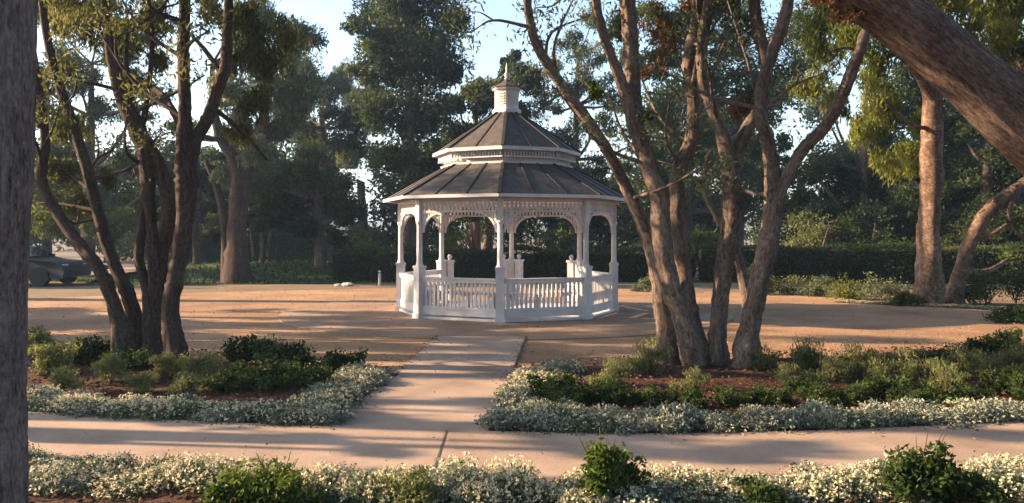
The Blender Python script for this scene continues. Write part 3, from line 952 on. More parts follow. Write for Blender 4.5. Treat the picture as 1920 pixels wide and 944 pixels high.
# near trunk filling the left edge
def near_trunk():
    d = 3.4
    root = empty('foreground_tree', (-2.37, d, 0), 'thick grey furrowed trunk standing closest to the viewer at the edge', 'tree')
    pts = [(-2.40, d, -.05), (-2.405, d, .5), (-2.40, d, 1.2), (-2.385, d, 1.9), (-2.37, d, 2.6), (-2.35, d, 3.4), (-2.3, d + .1, 4.6), (-2.2, d + .3, 6.0)]
    rad = [.30, .285, .28, .285, .29, .27, .22, .14]
    me = tubes_mesh('trunk', [(pts, rad)], M['bark_grey'], seg=96, n_per=24, lump=.03, flare=.15, rough=.016, knots=False)
    link('trunk', me, root)
    c = []
    r_ = np.random.default_rng(4)
    for k in range(12):
        c.append([-2.2 + r_.uniform(-2, 1.6), d + r_.uniform(-2.2, 1.2), 6.3 + r_.uniform(-.6, 2), .8, .8, .6])
    link('crown', crown_mesh('crown', c, 6000, .12, .03, [M['leaf_mid'], M['twig']], droop=.7, seed=31), root)
near_trunk()

# leaning trunk crossing the upper right corner
def leaning():
    base = (6.3, 7.6, 0)
    root = empty('leaning_tree', base, 'massive stringy-barked trunk arching in over the upper right corner', 'tree')
    path = [(2330, 700, 190, 7.6), (2290, 590, 168, 7.5), (2190, 465, 146, 7.4), (2060, 360, 128, 7.3), (1945, 262, 116, 7.2), (1855, 178, 112, 7.1), (1765, 99, 107, 7.0), (1675, 27, 102, 6.9), (1600, -22, 94, 6.85), (1500, -90, 80, 6.8), (1420, -190, 50, 6.7)]
    pts, rad = px_tube(path)
    pts[0][2] = -.05
    me = tubes_mesh('trunk', [(pts, rad)], M['bark_red'], seg=72, n_per=16, lump=.05, flare=.25, rough=.014, knots=False)
    link('trunk', me, root)
    p2, r2 = px_tube([(1950, 250, 36, 7.3), (1990, 120, 30, 7.6), (1985, 0, 30, 7.8), (1960, -120, 20, 8.0)])
    link('limb', tubes_mesh('limb', [(p2, r2)], M['bark_red'], seg=12), root)
    c = px_clumps([(1560, -30, 50, 7.2), (1600, -60, 60, 7.4), (1480, -160, 90, 6.9), (1400, -260, 100, 6.6), (1960, -140, 90, 8.0), (1560, -220, 110, 7.0), (1850, -200, 100, 7.5), (2050, -120, 90, 7.5)], 7, .2)
    link('crown', crown_mesh('crown', c, 6000, .10, .03, [M['leaf_mid'], M['twig']], droop=.6, seed=41), root)
    c = px_clumps([(1575, 4, 30, 6.8), (1602, 20, 22, 6.75), (1550, -10, 28, 6.8)], 7, .1)
    link('dead_leaves', crown_mesh('dead_leaves', c, 1300, .055, .022, [M['leaf_rust'], M['twig']], droop=.4, seed=42, limb_r=.005), root)
leaning()

def px_tree(name, label, base_px, d, trunk, blobs, n_leaf, leaf, bark, L=.16, Wd=.045, droop=.5, dep=1.2, seed=1, group=None, cat='tree', twigs=8, spread=.30, hang=0.0, extra_stems=(), shell=.5, limbs=True, dead=None, squash=.85):
    """trunk: rows (px,py,width_px); blobs (px,py,r_px)"""
    r_ = np.random.default_rng(seed)
    base = np.array([(base_px - CX) / F * d, d, 0])
    root = empty(name, base, label, cat, group)
    pts, rad = px_tube(trunk, d)
    pts[0] = np.array([pts[0][0], pts[0][1], -.05])
    cl = px_clumps(blobs, d, dep, r_, squash)
    specs = [(pts, rad)]
    if limbs:
        top = np.array(pts)
        for c in cl:
            dist = np.linalg.norm(top - c[:3], axis=1) + np.where(top[:, 2] > c[2], 3, 0)
            k = int(np.argmin(dist[1:])) + 1
            a_ = top[k]; mid = (a_ + c[:3]) / 2 + np.array([0, 0, -.08 * np.linalg.norm(c[:3] - a_)])
            r0 = min(rad[k] * .55, .12)
            specs.append(([a_, mid, c[:3]], [r0, r0 * .7, r0 * .35]))
    link('trunk', tubes_mesh('trunk', specs, bark, seg=12, n_per=8, lump=.08, flare=.3, rough=.03), root)
    for st in extra_stems:
        p2, r2 = px_tube(st, d)
        link('limb', tubes_mesh('limb', [(p2, r2)], bark, seg=9, n_per=5), root)
    link('crown', crown_mesh('crown', cl, n_leaf, L, Wd, [leaf, M['twig']], droop=droop, twigs=twigs, spread=spread, hang=hang, seed=seed, shell=shell, limb_r=.02), root)
    if dead:
        link('dead_leaves', crown_mesh('dead_leaves', px_clumps(dead, d - 1.0, .4, r_), 1800, L, Wd, [M['leaf_rust'], M['twig']], droop=droop, seed=seed + 5, spread=.28), root)
    return root

# right back trees
px_tree('orange_barked_tree', 'tree with peeling orange bark standing upright behind the court at right', 1742, 18.6,
        [(1742, 575, 46), (1742, 500, 40), (1744, 400, 36), (1748, 300, 36), (1750, 190, 33), (1752, 80, 28), (1756, -40, 22), (1760, -200, 12)],
        [(1540, 80, 42), (1520, 150, 36), (1590, 60, 48), (1645, 110, 46), (1650, 190, 40), (1620, 240, 34), (1700, 290, 34), (1550, 20, 44), (1690, 40, 44), (1800, 60, 50), (1840, 120, 46), (1880, 60, 50), (1790, -60, 80), (1700, -80, 80), (1600, -70, 70), (1870, -70, 80), (1660, 300, 30), (1570, 190, 28), (1730, 220, 26)],
        34000, M['leaf_lime'], M['bark_orange'], L=.17, Wd=.04, droop=1.3, dep=1.2, seed=51, hang=.4, limbs=False,
        extra_stems=[[(1750, 190, 26, 18.6), (1728, 145, 20, 18.3), (1700, 108, 16, 18.1), (1672, 70, 12, 17.9), (1640, 20, 8, 17.8)], [(1690, 100, 9, 18.0), (1640, 110, 7, 17.8), (1590, 90, 5, 17.6), (1545, 100, 3, 17.4)], [(1752, 100, 12, 18.6), (1800, 60, 9, 18.7), (1850, 50, 6, 18.9)], [(1750, 240, 9, 18.6), (1712, 235, 7, 18.4), (1660, 190, 4, 18.2)]])
px_tree('leaning_pale_tree', 'slender pale tree leaning right beside the orange-barked trunk', 1790, 18.9,
        [(1786, 570, 32), (1802, 510, 28), (1822, 450, 26), (1850, 400, 24), (1895, 362, 23), (1950, 320, 22), (2010, 240, 22), (2040, 120, 16)],
        [(1990, 160, 70), (2060, 80, 80), (1940, 90, 60), (2100, 180, 70), (2020, 0, 80), (1900, 480, 26), (1890, 420, 24)], 6000, M['leaf_mid'], M['bark_orange'], L=.15, Wd=.04, seed=52, limbs=True,
        extra_stems=[[(1930, 330, 16, 18.9), (1905, 300, 13, 18.7), (1885, 260, 11, 18.6), (1860, 215, 8, 18.5)], [(1900, 360, 12, 18.9), (1893, 400, 10, 18.7), (1912, 440, 7, 18.5), (1925, 460, 5, 18.5)]])
# left back reddish tree
px_tree('reddish_tree', 'reddish-brown trunk forking low on the shaded lawn at left', 448, 27.0,
        [(446, 535, 44), (444, 470, 38), (448, 400, 36), (450, 345, 38), (440, 300, 26), (415, 262, 20), (400, 200, 14), (398, 120, 9)],
        [(430, 160, 44), (500, 160, 46), (540, 100, 40), (470, 90, 46), (350, 240, 30), (560, 200, 36), (520, 240, 36), (450, 220, 30), (500, 30, 40), (560, 60, 36), (440, 30, 40), (480, 270, 34), (560, 150, 34), (420, 320, 30)], 26000, M['leaf_grey'], M['bark_dark'], L=.19, Wd=.055, droop=1.0, seed=53, hang=.2,
        extra_stems=[[(452, 350, 30), (470, 290, 24), (490, 240, 18), (500, 180, 12), (510, 120, 7)], [(425, 530, 22), (424, 470, 19), (420, 410, 16), (405, 350, 13), (385, 300, 9)]])

# tall wood behind the gazebo, each tree its own
px_tree('tall_dark_tree', 'tallest dark tree rising behind the gazebo roof to its left', 770, 33.0,
        [(772, 492, 26), (770, 400, 24), (768, 300, 20), (768, 200, 16), (772, 100, 11), (775, 20, 7)],
        [(760, 60, 70), (758, 125, 60), (770, 100, 50), (822, 75, 52), (700, 85, 46), (840, 30, 40), (712, 30, 44), (775, 150, 66), (828, 130, 38), (745, 215, 56), (800, 225, 56), (765, 290, 52), (822, 295, 40), (690, 140, 34), (780, 0, 60), (735, -50, 60), (810, -50, 50), (720, 300, 36), (780, 350, 44), (665, 50, 24)],
        54600, M['leaf_dark'], M['bark_far'], L=.22, Wd=.075, droop=.4, seed=61, spread=.33)
px_tree('rounded_grey_tree', 'rounded grey-green tree below the tall dark one at left', 610, 36.0,
        [(612, 488, 22), (610, 400, 18), (606, 320, 15), (604, 240, 11), (602, 160, 7)],
        [(600, 155, 50), (648, 150, 40), (560, 190, 46), (630, 215, 50), (680, 225, 40), (565, 255, 46), (620, 290, 46), (560, 130, 30), (670, 285, 36), (530, 220, 34), (610, 345, 40), (680, 180, 30)],
        43696, M['leaf_grey'], M['bark_far'], L=.2, Wd=.055, droop=.8, seed=62, spread=.30)
px_tree('dark_understory_tree', 'dark understory tree on the lawn left of the gazebo', 600, 31.0,
        [(600, 500, 22), (600, 455, 20), (598, 420, 18), (596, 370, 14), (592, 320, 9)],
        [(560, 340, 46), (600, 380, 48), (640, 400, 36), (540, 400, 42), (590, 310, 40), (500, 340, 40), (510, 410, 40), (640, 340, 30), (570, 430, 30), (625, 440, 22)],
        30240, M['leaf_dark'], M['bark_far'], L=.17, Wd=.06, seed=63)
px_tree('thin_trunked_tree', 'cluster of thin pale trunks on the lawn beside the reddish tree', 492, 32.0,
        [(490, 482, 9), (492, 440, 8), (490, 390, 8), (486, 340, 6)],
        [(490, 350, 36), (470, 400, 30), (520, 380, 30), (480, 290, 34), (450, 330, 30)], 12600, M['leaf_dark'], M['bark_pink'], L=.17, Wd=.06, seed=64,
        extra_stems=[[(502, 482, 8), (506, 440, 7), (512, 390, 6), (518, 350, 4)], [(476, 482, 7), (472, 440, 6), (468, 390, 5)]])
px_tree('blue_shaded_tree', 'dark tree just behind the gazebo cupola at its left', 890, 38.0,
        [(892, 485, 20), (892, 400, 18), (890, 300, 14), (892, 200, 9)],
        [(900, 180, 44), (880, 250, 46), (922, 245, 40), (870, 320, 42), (945, 170, 30), (958, 120, 24), (930, 310, 36), (985, 160, 36), (960, 215, 36), (880, 390, 34), (860, 200, 30)],
        31500, M['leaf_dark'], M['bark_far'], L=.22, Wd=.08, droop=.4, seed=65)
px_tree('airy_tree', 'airy tree with sky gaps behind the gazebo roof at its right', 1080, 36.0,
        [(1080, 487, 18), (1082, 400, 16), (1080, 300, 13), (1080, 200, 10), (1085, 100, 6)],
        [(1020, 205, 38), (1070, 175, 38), (1105, 115, 40), (1050, 265, 38), (1115, 245, 40), (1140, 315, 36), (1075, 85, 34), (1165, 190, 36), (1035, 120, 30), (1150, 60, 36), (1100, 330, 30), (1190, 270, 36), (1010, 270, 26), (1060, 330, 34), (1130, 170, 36), (1180, 110, 36), (1110, 40, 30), (1000, 320, 28), (1160, 370, 34)],
        23152, M['leaf_grey'], M['bark_far'], L=.2, Wd=.055, droop=.7, seed=66, spread=.26)
px_tree('broad_tree', 'broad tree filling the gaps between the pinkish stems', 1290, 34.0,
        [(1290, 490, 22), (1290, 400, 20), (1292, 300, 16), (1295, 200, 12), (1300, 100, 8)],
        [(1230, 120, 44), (1265, 55, 44), (1235, 215, 46), (1290, 275, 46), (1350, 150, 46), (1335, 60, 40), (1255, 320, 40), (1400, 290, 40), (1210, 40, 40), (1400, 110, 44), (1460, 150, 40), (1420, 220, 34), (1330, 220, 40), (1480, 60, 44), (1390, 20, 44), (1320, 360, 40), (1410, 370, 40), (1290, 120, 46), (1300, 20, 44), (1350, 300, 40), (1440, 330, 44), (1500, 120, 40), (1520, 30, 44), (1360, 90, 40), (1250, 400, 36), (1470, 280, 30), (1390, 160, 40), (1220, 290, 36)],
        39060, M['leaf_mid'], M['bark_far'], L=.2, Wd=.06, droop=.6, seed=67, spread=.28)
px_tree('blackish_tree', 'dense blackish-green tree between the forked stem and the orange trunk', 1620, 31.0,
        [(1620, 500, 24), (1622, 420, 22), (1620, 320, 18), (1624, 220, 12)],
        [(1525, 325, 40), (1600, 345, 56), (1675, 300, 56), (1645, 225, 46), (1715, 225, 52), (1580, 415, 46), (1700, 395, 56), (1500, 390, 40), (1640, 420, 50), (1730, 320, 46), (1690, 150, 44), (1560, 300, 34), (1480, 440, 36), (1740, 430, 50), (1660, 470, 40)],
        43092, M['leaf_dark'], M['bark_far'], L=.18, Wd=.065, droop=.5, seed=68)
px_tree('corner_tree', 'dark tree behind the leaning pale trunk at the far right', 1850, 29.0,
        [(1850, 510, 24), (1848, 420, 22), (1850, 320, 18), (1856, 220, 12)],
        [(1835, 325, 56), (1880, 440, 52), (1800, 235, 48), (1900, 205, 56), (1820, 430, 50), (1850, 130, 48), (1790, 140, 40), (1930, 320, 56), (1960, 430, 56), (1780, 370, 40), (1900, 520, 40), (1990, 240, 60), (1940, 110, 56)],
        48195, M['leaf_dark'], M['bark_far'], L=.18, Wd=.065, seed=69)
px_tree('backlit_tree', 'backlit green tree behind the dark stems at far left', 170, 30.0,
        [(165, 500, 26), (165, 420, 24), (168, 320, 19), (170, 220, 13), (172, 120, 8)],
        [(100, 290, 44), (150, 370, 46), (215, 410, 42), (275, 390, 40), (85, 400, 46), (185, 200, 36), (240, 300, 36), (70, 200, 40), (140, 120, 40), (230, 110, 34), (20, 330, 50), (310, 330, 32), (40, 120, 46), (200, 440, 36), (90, 20, 44), (190, 30, 44), (280, 60, 36), (290, 170, 30), (120, 230, 40), (60, 300, 40), (250, 220, 30), (150, 160, 36)],
        46410, M['leaf_mid'], M['bark_far'], L=.18, Wd=.05, droop=.8, seed=70, spread=.28)
px_tree('shaded_tree', 'shaded tree between the dark stems and the reddish trunk', 370, 35.0,
        [(372, 490, 20), (372, 420, 18), (370, 340, 14), (366, 260, 9)],
        [(330, 330, 36), (385, 335, 40), (420, 390, 36), (350, 400, 40), (300, 430, 34), (400, 440, 34), (440, 310, 34), (340, 270, 24), (430, 260, 28)],
        25935, M['leaf_dark'], M['bark_far'], L=.19, Wd=.06, seed=71)

# ------------------------------------------------------------------ hedges and distant wood
def hedge(name, label, p, q, w, h, n, mat, seed, L=.09, Wd=.05, group=None):
    """clipped hedge: woody core box and a skin of small leaves"""
    r_ = np.random.default_rng(seed)
    p = np.array(p, float); q = np.array(q, float)
    d = (q - p); Ln = np.linalg.norm(d); d /= Ln
    s = np.array([-d[1], d[0]])
    root = empty(name, (*((p + q) / 2), 0), label, 'hedge', group)
    u = r_.uniform(0, Ln, n); f = r_.choice(3, n, p=[.42, .36, .22])
    v = np.where(f == 0, -.5, np.where(f == 2, .5, r_.uniform(-.5, .5, n))) * w
    z = np.where(f == 1, h, r_.uniform(0.02, 1, n) * h)
    bulge = .10 * np.sin(u * 1.3 + seed) + .06 * np.sin(u * 3.1)
    v = v + r_.normal(size=n) * .05 + np.sign(v) * bulge * .6
    z = z + r_.normal(size=n) * .05 + np.where(f == 1, bulge * .8, 0)
    C = np.column_stack([p[0] + d[0] * u + s[0] * v, p[1] + d[1] * u + s[1] * v, np.maximum(z, .03)])
    tint = np.clip(.45 + .2 * np.sin(u * .9 + seed) + r_.normal(size=n) * .18, 0, 1)
    V, Q, T = leaves(C, L, Wd, .1, r_, tint)
    link('foliage', mesh('foliage', V, [Q], mat, attrs={'tint': ('FLOAT', T)}), root)
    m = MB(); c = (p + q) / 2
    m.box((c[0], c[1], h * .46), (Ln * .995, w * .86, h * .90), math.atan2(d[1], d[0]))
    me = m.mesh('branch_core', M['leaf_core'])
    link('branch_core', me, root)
    return root
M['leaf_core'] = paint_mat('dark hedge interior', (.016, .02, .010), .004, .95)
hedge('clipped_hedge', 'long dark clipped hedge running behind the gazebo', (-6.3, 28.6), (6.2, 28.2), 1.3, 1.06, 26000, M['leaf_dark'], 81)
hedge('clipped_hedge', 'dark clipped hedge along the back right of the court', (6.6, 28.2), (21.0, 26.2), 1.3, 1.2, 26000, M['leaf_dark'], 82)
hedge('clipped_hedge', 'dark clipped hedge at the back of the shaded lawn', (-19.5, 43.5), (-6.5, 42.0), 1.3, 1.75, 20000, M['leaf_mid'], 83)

def bush(name, label, c, rx, ry, h, n, leaf, L, Wd, seed, cat='shrub', group=None, upright=0.0, clumps=7, blossom=None, parent_mesh=None, shoots=0, droop=None):
    """many-stemmed shrub: root Empty > foliage (> none), stems, blossoms"""
    r_ = np.random.default_rng(seed)
    root = empty(name, c, label, cat, group)
    cl = []
    for k in range(clumps):
        a_ = r_.uniform(0, 6.28); t = r_.uniform(0, .75) ** .6
        zz = h * (.42 + .25 * r_.uniform(-1, 1)) * (1 - .25 * t)
        cl.append([rx * t * math.cos(a_), ry * t * math.sin(a_), zz, rx * .42, ry * .42, min(zz * .9, h * .38)])
    cl.append([0, 0, h * .62, rx * .45, ry * .45, h * .34])
    me = crown_mesh('foliage', cl, n, L, Wd, [leaf, M['twig']], droop=-upright if droop is None else droop, twigs=8, spread=.34, seed=seed, shell=.5, limb_r=max(.003, L * .06))
    co = np.empty(len(me.vertices) * 3, dtype=np.float32); me.vertices.foreach_get('co', co); co = co.reshape(-1, 3)
    co[:, 2] = np.maximum(co[:, 2], .005); me.vertices.foreach_set('co', co.ravel())
    link('foliage', me, root, (0, 0, 0))
    sp = []
    for k in range(6 + shoots):
        a_ = r_.uniform(0, 6.28); t = r_.uniform(.2, .8)
        top = [rx * t * math.cos(a_), ry * t * math.sin(a_), h * (r_.uniform(.5, .8) if k < 6 else r_.uniform(.95, 1.15))]
        sp.append(([(0, 0, -.02), (top[0] * .4, top[1] * .4, top[2] * .5), top], [max(.005, h * .016), max(.004, h * .012), max(.002, h * .005)]))
    link('stems', tubes_mesh('stems', sp, M['twig'], seg=5, n_per=4, lump=.02), root, (0, 0, 0))
    return root

# clipped lit column, spiky plant and bushes seen through the gazebo
g_ = G(315, 508)
hedge('square_hedge', 'sunlit yellow-green clipped hedge column seen between the dark stems', (P(308, 500, 33)[0], 33.0), (P(332, 500, 33)[0], 33.3), .6, 1.75, 3500, M['leaf_lime'], 84, L=.09)
bush('round_bush', 'yellow-green bush beyond the hedge left of the gazebo', (P(682, 430, 31)[0], 31, 0), .8, .7, 2.2, 1800, M['leaf_lime'], .12, .05, 91, 'bush')
bush('round_bush', 'olive bush seen inside the gazebo arch at left', (P(850, 440, 31)[0], 31, 0), 1.0, .8, 2.2, 2200, M['leaf_lime'], .13, .05, 92, 'bush')
bush('round_bush', 'dark green bush seen inside the gazebo arch at right', (P(1010, 440, 32)[0], 32, 0), 1.6, .8, 2.15, 2600, M['leaf_mid'], .13, .05, 93, 'bush')
def spiky(c, h, label, seed):
    r_ = np.random.default_rng(seed)
    root = empty('spiky_plant', c, label, 'plant')
    V, Q, T = [], [], []
    for k in range(46):
        a_ = r_.uniform(0, 6.28); el = r_.uniform(.25, 1.35)
        L = h * r_.uniform(.6, .95); w = .05
        d = np.array([math.cos(a_) * math.cos(el), math.sin(a_) * math.cos(el), math.sin(el)])
        s = np.array([-math.sin(a_), math.cos(a_), 0]) * w
        b = np.array([0, 0, h * .25])
        m_ = b + d * L * .55; t_ = b + d * L + np.array([0, 0, -.12 * L])
        n = len(V) * 6
        V.append(np.array([b - s * .5, b + s * .5, m_ + s * .8, m_ - s * .8, t_ + s * .12, t_ - s * .12]))
        Q += [[n, n + 1, n + 2, n + 3], [n + 3, n + 2, n + 4, n + 5]]
        T += [r_.uniform(0, 1)] * 6
    link('leaves', mesh('leaves', np.concatenate(V), [np.array(Q)], M['leaf_rust'], attrs={'tint': ('FLOAT', np.array(T))}), root, (0, 0, 0))
    link('trunk', tubes_mesh('trunk', [([(0, 0, -.02), (0.02, 0, h * .15), (0, 0, h * .3)], [.1, .09, .07])], M['bark_far'], seg=8), root, (0, 0, 0))
spiky((P(892, 440, 30.2)[0], 30.2, 0), 2.4, 'reddish spiky-leaved plant seen through the gazebo', 94)

def wood_trees():
    r_ = np.random.default_rng(500)
    k = 0
    for px0 in np.arange(-150, 2200, 118):
        d = r_.uniform(41, 50)
        gap = 620 < px0 < 760
        top = r_.uniform(210, 300) if not gap else 395
        if 860 < px0 < 1150: top = r_.uniform(250, 320)
        if px0 > 1250: top = r_.uniform(120, 220)
        if 1470 < px0 < 1620: top = 310
        if px0 < 560: top = r_.uniform(170, 280)
        bl = []
        py = top + 50
        while py < 470:
            for q in range(2 if py < top + 90 else 3):
                bl.append((px0 + r_.uniform(-75, 75), py + r_.uniform(-22, 22), r_.uniform(38, 58)))
            py += 52
        if gap: bl = [(px0, 440, 24), (px0 + 30, 450, 20)]
        px_tree('wood_tree', 'dark tree of the dense wood standing behind the first row of trees', px0, d, [(px0, 482, 18), (px0 + 4, 420, 16), (px0, 340, 13), (px0 + 3, top + 40, 8)],
                bl, (780 if not gap else 900) * len(bl), M[['leaf_dark', 'leaf_dark', 'leaf_mid', 'leaf_grey'][k % 4]], M['bark_far'], L=.34, Wd=.14, droop=.5, dep=1.6, seed=510 + k, group='trees of the dense wood behind', spread=.36)
        k += 1
wood_trees()

def distant_wood():
    cl = []
    r_ = np.random.default_rng(100)
    for px in np.arange(-900, 2900, 34):
        d = r_.uniform(58, 85)
        gap = 640 < px < 1120
        top = r_.uniform(415, 432) if gap else r_.uniform(330, 400)
        r0 = r_.uniform(28, 50) if not gap else 14
        py = top + r0
        while py < 450:
            c = P(px + r_.uniform(-15, 15), py, d); rr = r0 / F * d
            cl.append([*c, rr, rr, rr * .8]); py += r0 * 1.2
    me = crown_mesh('distant_wood', cl, 42000, .42, .2, [M['leaf_dark'], M['twig']], droop=.3, seed=101, spread=.36, twigs=6, limb_r=.05)
    tag(link('distant_wood', me), kind='stuff')
distant_wood()

# ================================================================== BEDS: BORDER PLANTS
def border_variant(seed, n=1500, leaf='leaf_silver', nb=40, r0=.18, h=.118):
    r_ = np.random.default_rng(seed)
    # low dome of small silver leaves on short stalks
    k = 34
    dirs = unit(k, r_); dirs[:, 2] = np.abs(dirs[:, 2])
    tc = dirs * np.array([r0, r0, h]) * r_.uniform(.5, 1.0, k)[:, None]
    pick = r_.integers(0, k, n)
    C = tc[pick] + r_.normal(size=(n, 3)) * np.array([.03, .03, .02])
    C[:, 2] = np.maximum(C[:, 2], .012)
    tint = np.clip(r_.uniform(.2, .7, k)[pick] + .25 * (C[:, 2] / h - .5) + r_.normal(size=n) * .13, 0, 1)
    V, Q, T = leaves(C, .026, .013, -.25, r_, tint)
    V[:, 2] = np.maximum(V[:, 2], .003)
    fol = mesh('foliage', V, [Q], M[leaf], attrs={'tint': ('FLOAT', T)})
    dirs = unit(nb, r_); dirs[:, 2] = np.abs(dirs[:, 2]) * .8 + .3
    dirs /= np.linalg.norm(dirs, axis=1)[:, None]
    C = dirs * np.array([r0 * 1.05, r0 * 1.05, h * 1.15]) * r_.uniform(.88, 1.1, nb)[:, None]
    Cc = np.repeat(C, 4, 0) + r_.normal(size=(nb * 4, 3)) * .007
    V, Q, T = leaves(Cc, .016, .013, -.2, r_, np.clip(r_.normal(.5, .25, nb * 4), 0, 1))
    blo = mesh('blossoms', V, [Q], M['blossom'], attrs={'tint': ('FLOAT', T)})
    return fol, blo
M['leaf_grey_silver'] = leaf_mat('greener silver leaf', (.05, .075, .045), (.115, .155, .095), (.25, .29, .18), trans=.25)
variants = [border_variant(200 + i, nb=nb, n=(1500, 1200, 1350, 1600, 1000, 1300)[i], leaf='leaf_grey_silver' if i in (1, 2, 5) else 'leaf_silver') for i, nb in enumerate((60, 50, 95, 14, 26, 130))]

def polyline_points(pts, spacing, r_, jit=.05):
    pts = np.asarray(pts, float)
    s = np.concatenate([[0], np.cumsum(np.linalg.norm(np.diff(pts, axis=0), axis=1))])
    t = np.arange(spacing * .5, s[-1], spacing)
    t = t + r_.uniform(-jit, jit, len(t))
    return np.column_stack([np.interp(t, s, pts[:, i]) for i in range(2)])

def offset(pts, o):
    pts = np.asarray(pts, float)
    tn = np.gradient(pts, axis=0); tn /= np.linalg.norm(tn, axis=1)[:, None] + 1e-9
    return pts + np.column_stack([-tn[:, 1], tn[:, 0]]) * o

def border_row(pts, offs, spacing, label, group, choices, smin=.85, smax=1.25, seed=0, z=.02):
    r_ = np.random.default_rng(seed)
    for o, keep in offs:
        for p in polyline_points(offset(pts, o), spacing, r_):
            if r_.uniform() > keep: continue
            if abs(p[0]) / p[1] > .70: continue
            fol, blo = variants[int(r_.choice(choices))]
            ob = link('border_plant', fol, None, (p[0] + r_.uniform(-.04, .04), p[1] + r_.uniform(-.04, .04), z))
            s = r_.uniform(smin, smax)
            ob.scale = (s * r_.uniform(.9, 1.15), s * r_.uniform(.9, 1.15), s * r_.uniform(.62, 1.22))
            ob.rotation_euler = (0, 0, r_.uniform(0, 6.28))
            tag(ob, label, 'border plant', group)
            b = bpy.data.objects.new('blossoms', blo); COL.objects.link(b); b.parent = ob

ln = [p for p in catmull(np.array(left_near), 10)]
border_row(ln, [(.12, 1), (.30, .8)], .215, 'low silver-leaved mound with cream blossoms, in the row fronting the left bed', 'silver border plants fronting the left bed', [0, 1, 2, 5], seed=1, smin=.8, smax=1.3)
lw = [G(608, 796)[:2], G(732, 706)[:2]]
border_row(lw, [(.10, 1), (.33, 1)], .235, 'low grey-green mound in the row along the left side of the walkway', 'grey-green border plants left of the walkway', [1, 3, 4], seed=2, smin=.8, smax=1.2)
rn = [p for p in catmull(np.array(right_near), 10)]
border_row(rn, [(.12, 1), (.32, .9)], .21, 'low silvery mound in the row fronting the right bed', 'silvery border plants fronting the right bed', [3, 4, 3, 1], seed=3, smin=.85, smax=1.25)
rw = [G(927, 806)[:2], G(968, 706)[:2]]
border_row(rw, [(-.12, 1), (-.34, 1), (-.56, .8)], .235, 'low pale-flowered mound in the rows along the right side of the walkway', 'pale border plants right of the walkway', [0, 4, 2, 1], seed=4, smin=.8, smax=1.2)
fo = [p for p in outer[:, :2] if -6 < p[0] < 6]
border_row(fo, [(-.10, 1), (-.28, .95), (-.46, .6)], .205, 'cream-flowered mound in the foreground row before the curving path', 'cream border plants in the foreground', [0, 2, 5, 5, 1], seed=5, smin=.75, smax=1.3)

# ================================================================== BEDS: SHRUBS
def copy_thing(src, loc, rz, sc, label=None):
    o = src.copy(); COL.objects.link(o)
    o.location = loc; o.rotation_euler = (0, 0, rz); o.scale = (sc, sc, sc)
    if label: o['label'] = label
    for ch in src.children:
        c = ch.copy(); COL.objects.link(c); c.parent = o
    return o

gd = G(460, 690)
dark_src = bush('dark_leafy_shrub', 'dark green leafy shrub in the left bed right of the dark stems', gd + [0, 0, .05], .42, .34, .42, 1900, M['leaf_shrub'], .06, .028, 301, group=None)
sage_src = bush('sage_shrub', 'feathery sage-green shrub in the left bed', G(210, 728) + [0, 0, .05], .24, .22, .34, 1300, M['leaf_sage'], .055, .012, 302, upright=.8, group='feathery sage shrubs in the left bed')
sage_src['label'] = 'feathery upright sage-green shrub in the left bed'
lime_src = bush('tufted_shrub', 'tall feathery yellow-green shrub in the back of the right bed', G(1215, 712) + [0, 0, .05], .33, .28, .42, 1800, M['leaf_sage'], .07, .012, 303, upright=1.0, group='feathery shrubs in the right bed', shoots=5)
for (px, py, s, k) in [(90, 712, 1.25, 0), (310, 722, 1.0, 0), (388, 730, 1.1, 0), (120, 745, .9, 0), (270, 748, .75, 0), (350, 755, .8, 0), (70, 665, 1.1, 0)]:
    copy_thing(sage_src, G(px, py) + [0, 0, .04], px * .37, s)
for (px, py, s, lab) in [(545, 702, 1.0, 'dark leafy shrub midway along the back of the left bed'), (630, 706, .75, 'dark leafy shrub by the walkway end of the left bed'), (515, 738, .85, 'dark leafy shrub directly behind the front row of the left bed'),
                         (170, 690, 1.0, 'dark leafy shrub against the left foot of the dark stems'), (230, 705, .8, 'dark leafy shrub at the base of the dark stems'), (435, 745, .7, 'small dark leafy shrub between the sage shrubs and the front row'),
                         (590, 735, .7, 'small dark leafy shrub near the front corner of the left bed')]:
    copy_thing(dark_src, G(px, py) + [0, 0, .04], px * .41, s, lab)
for (px, py, s) in [(1300, 745, .62), (1430, 705, .75), (1510, 705, 1.0), (1560, 728, .75), (1605, 715, .95), (1655, 735, .8), (1700, 725, .95), (1745, 735, .8), (1800, 715, .9), (1850, 725, .9), (1900, 712, .95), (1950, 725, .9), (2010, 705, .95), (1150, 735, .75), (1480, 730, .6), (1775, 745, .7)]:
    copy_thing(lime_src, G(px, py) + [0, 0, .04], px * .29, s)
LOWROW = [(px, 772 - (px - 1000) * .004, .5, 'knee-low dark shrub in the line just behind the silvery row of the right bed') for px in (1010, 1095, 1175, 1240, 1300, 1420, 1460, 1545, 1590, 1690, 1740, 1790, 1840, 1930)]
for (px, py, s, lab) in [(1055, 755, .75, 'dark shrub beside the silver mounds at the walkway corner'), (1140, 765, .65, 'dark shrub on mulch before the pinkish stems'), (1500, 755, .6, 'low dark shrub on mulch right of the pinkish stems'),
                         (1640, 760, .7, 'low dark shrub behind the silvery row at right'), (1880, 750, .8, 'dark shrub behind the silvery row at the far right'),
                         (1890, 662, .8, 'dark shrub at the back of the right bed near the edge'), (1830, 674, .7, 'dark shrub at the back of the right bed left of the larger one'), (1765, 700, .7, 'dark shrub amid the feathery ones of the right bed'), (1360, 770, .55, 'low dark shrub right in front of the pinkish stems')] + LOWROW:
    o = copy_thing(dark_src, G(px, py) + [0, 0, .04], px * .23, s, lab)
    if lab.startswith('knee'): o['group'] = 'low dark shrubs behind the silvery row'

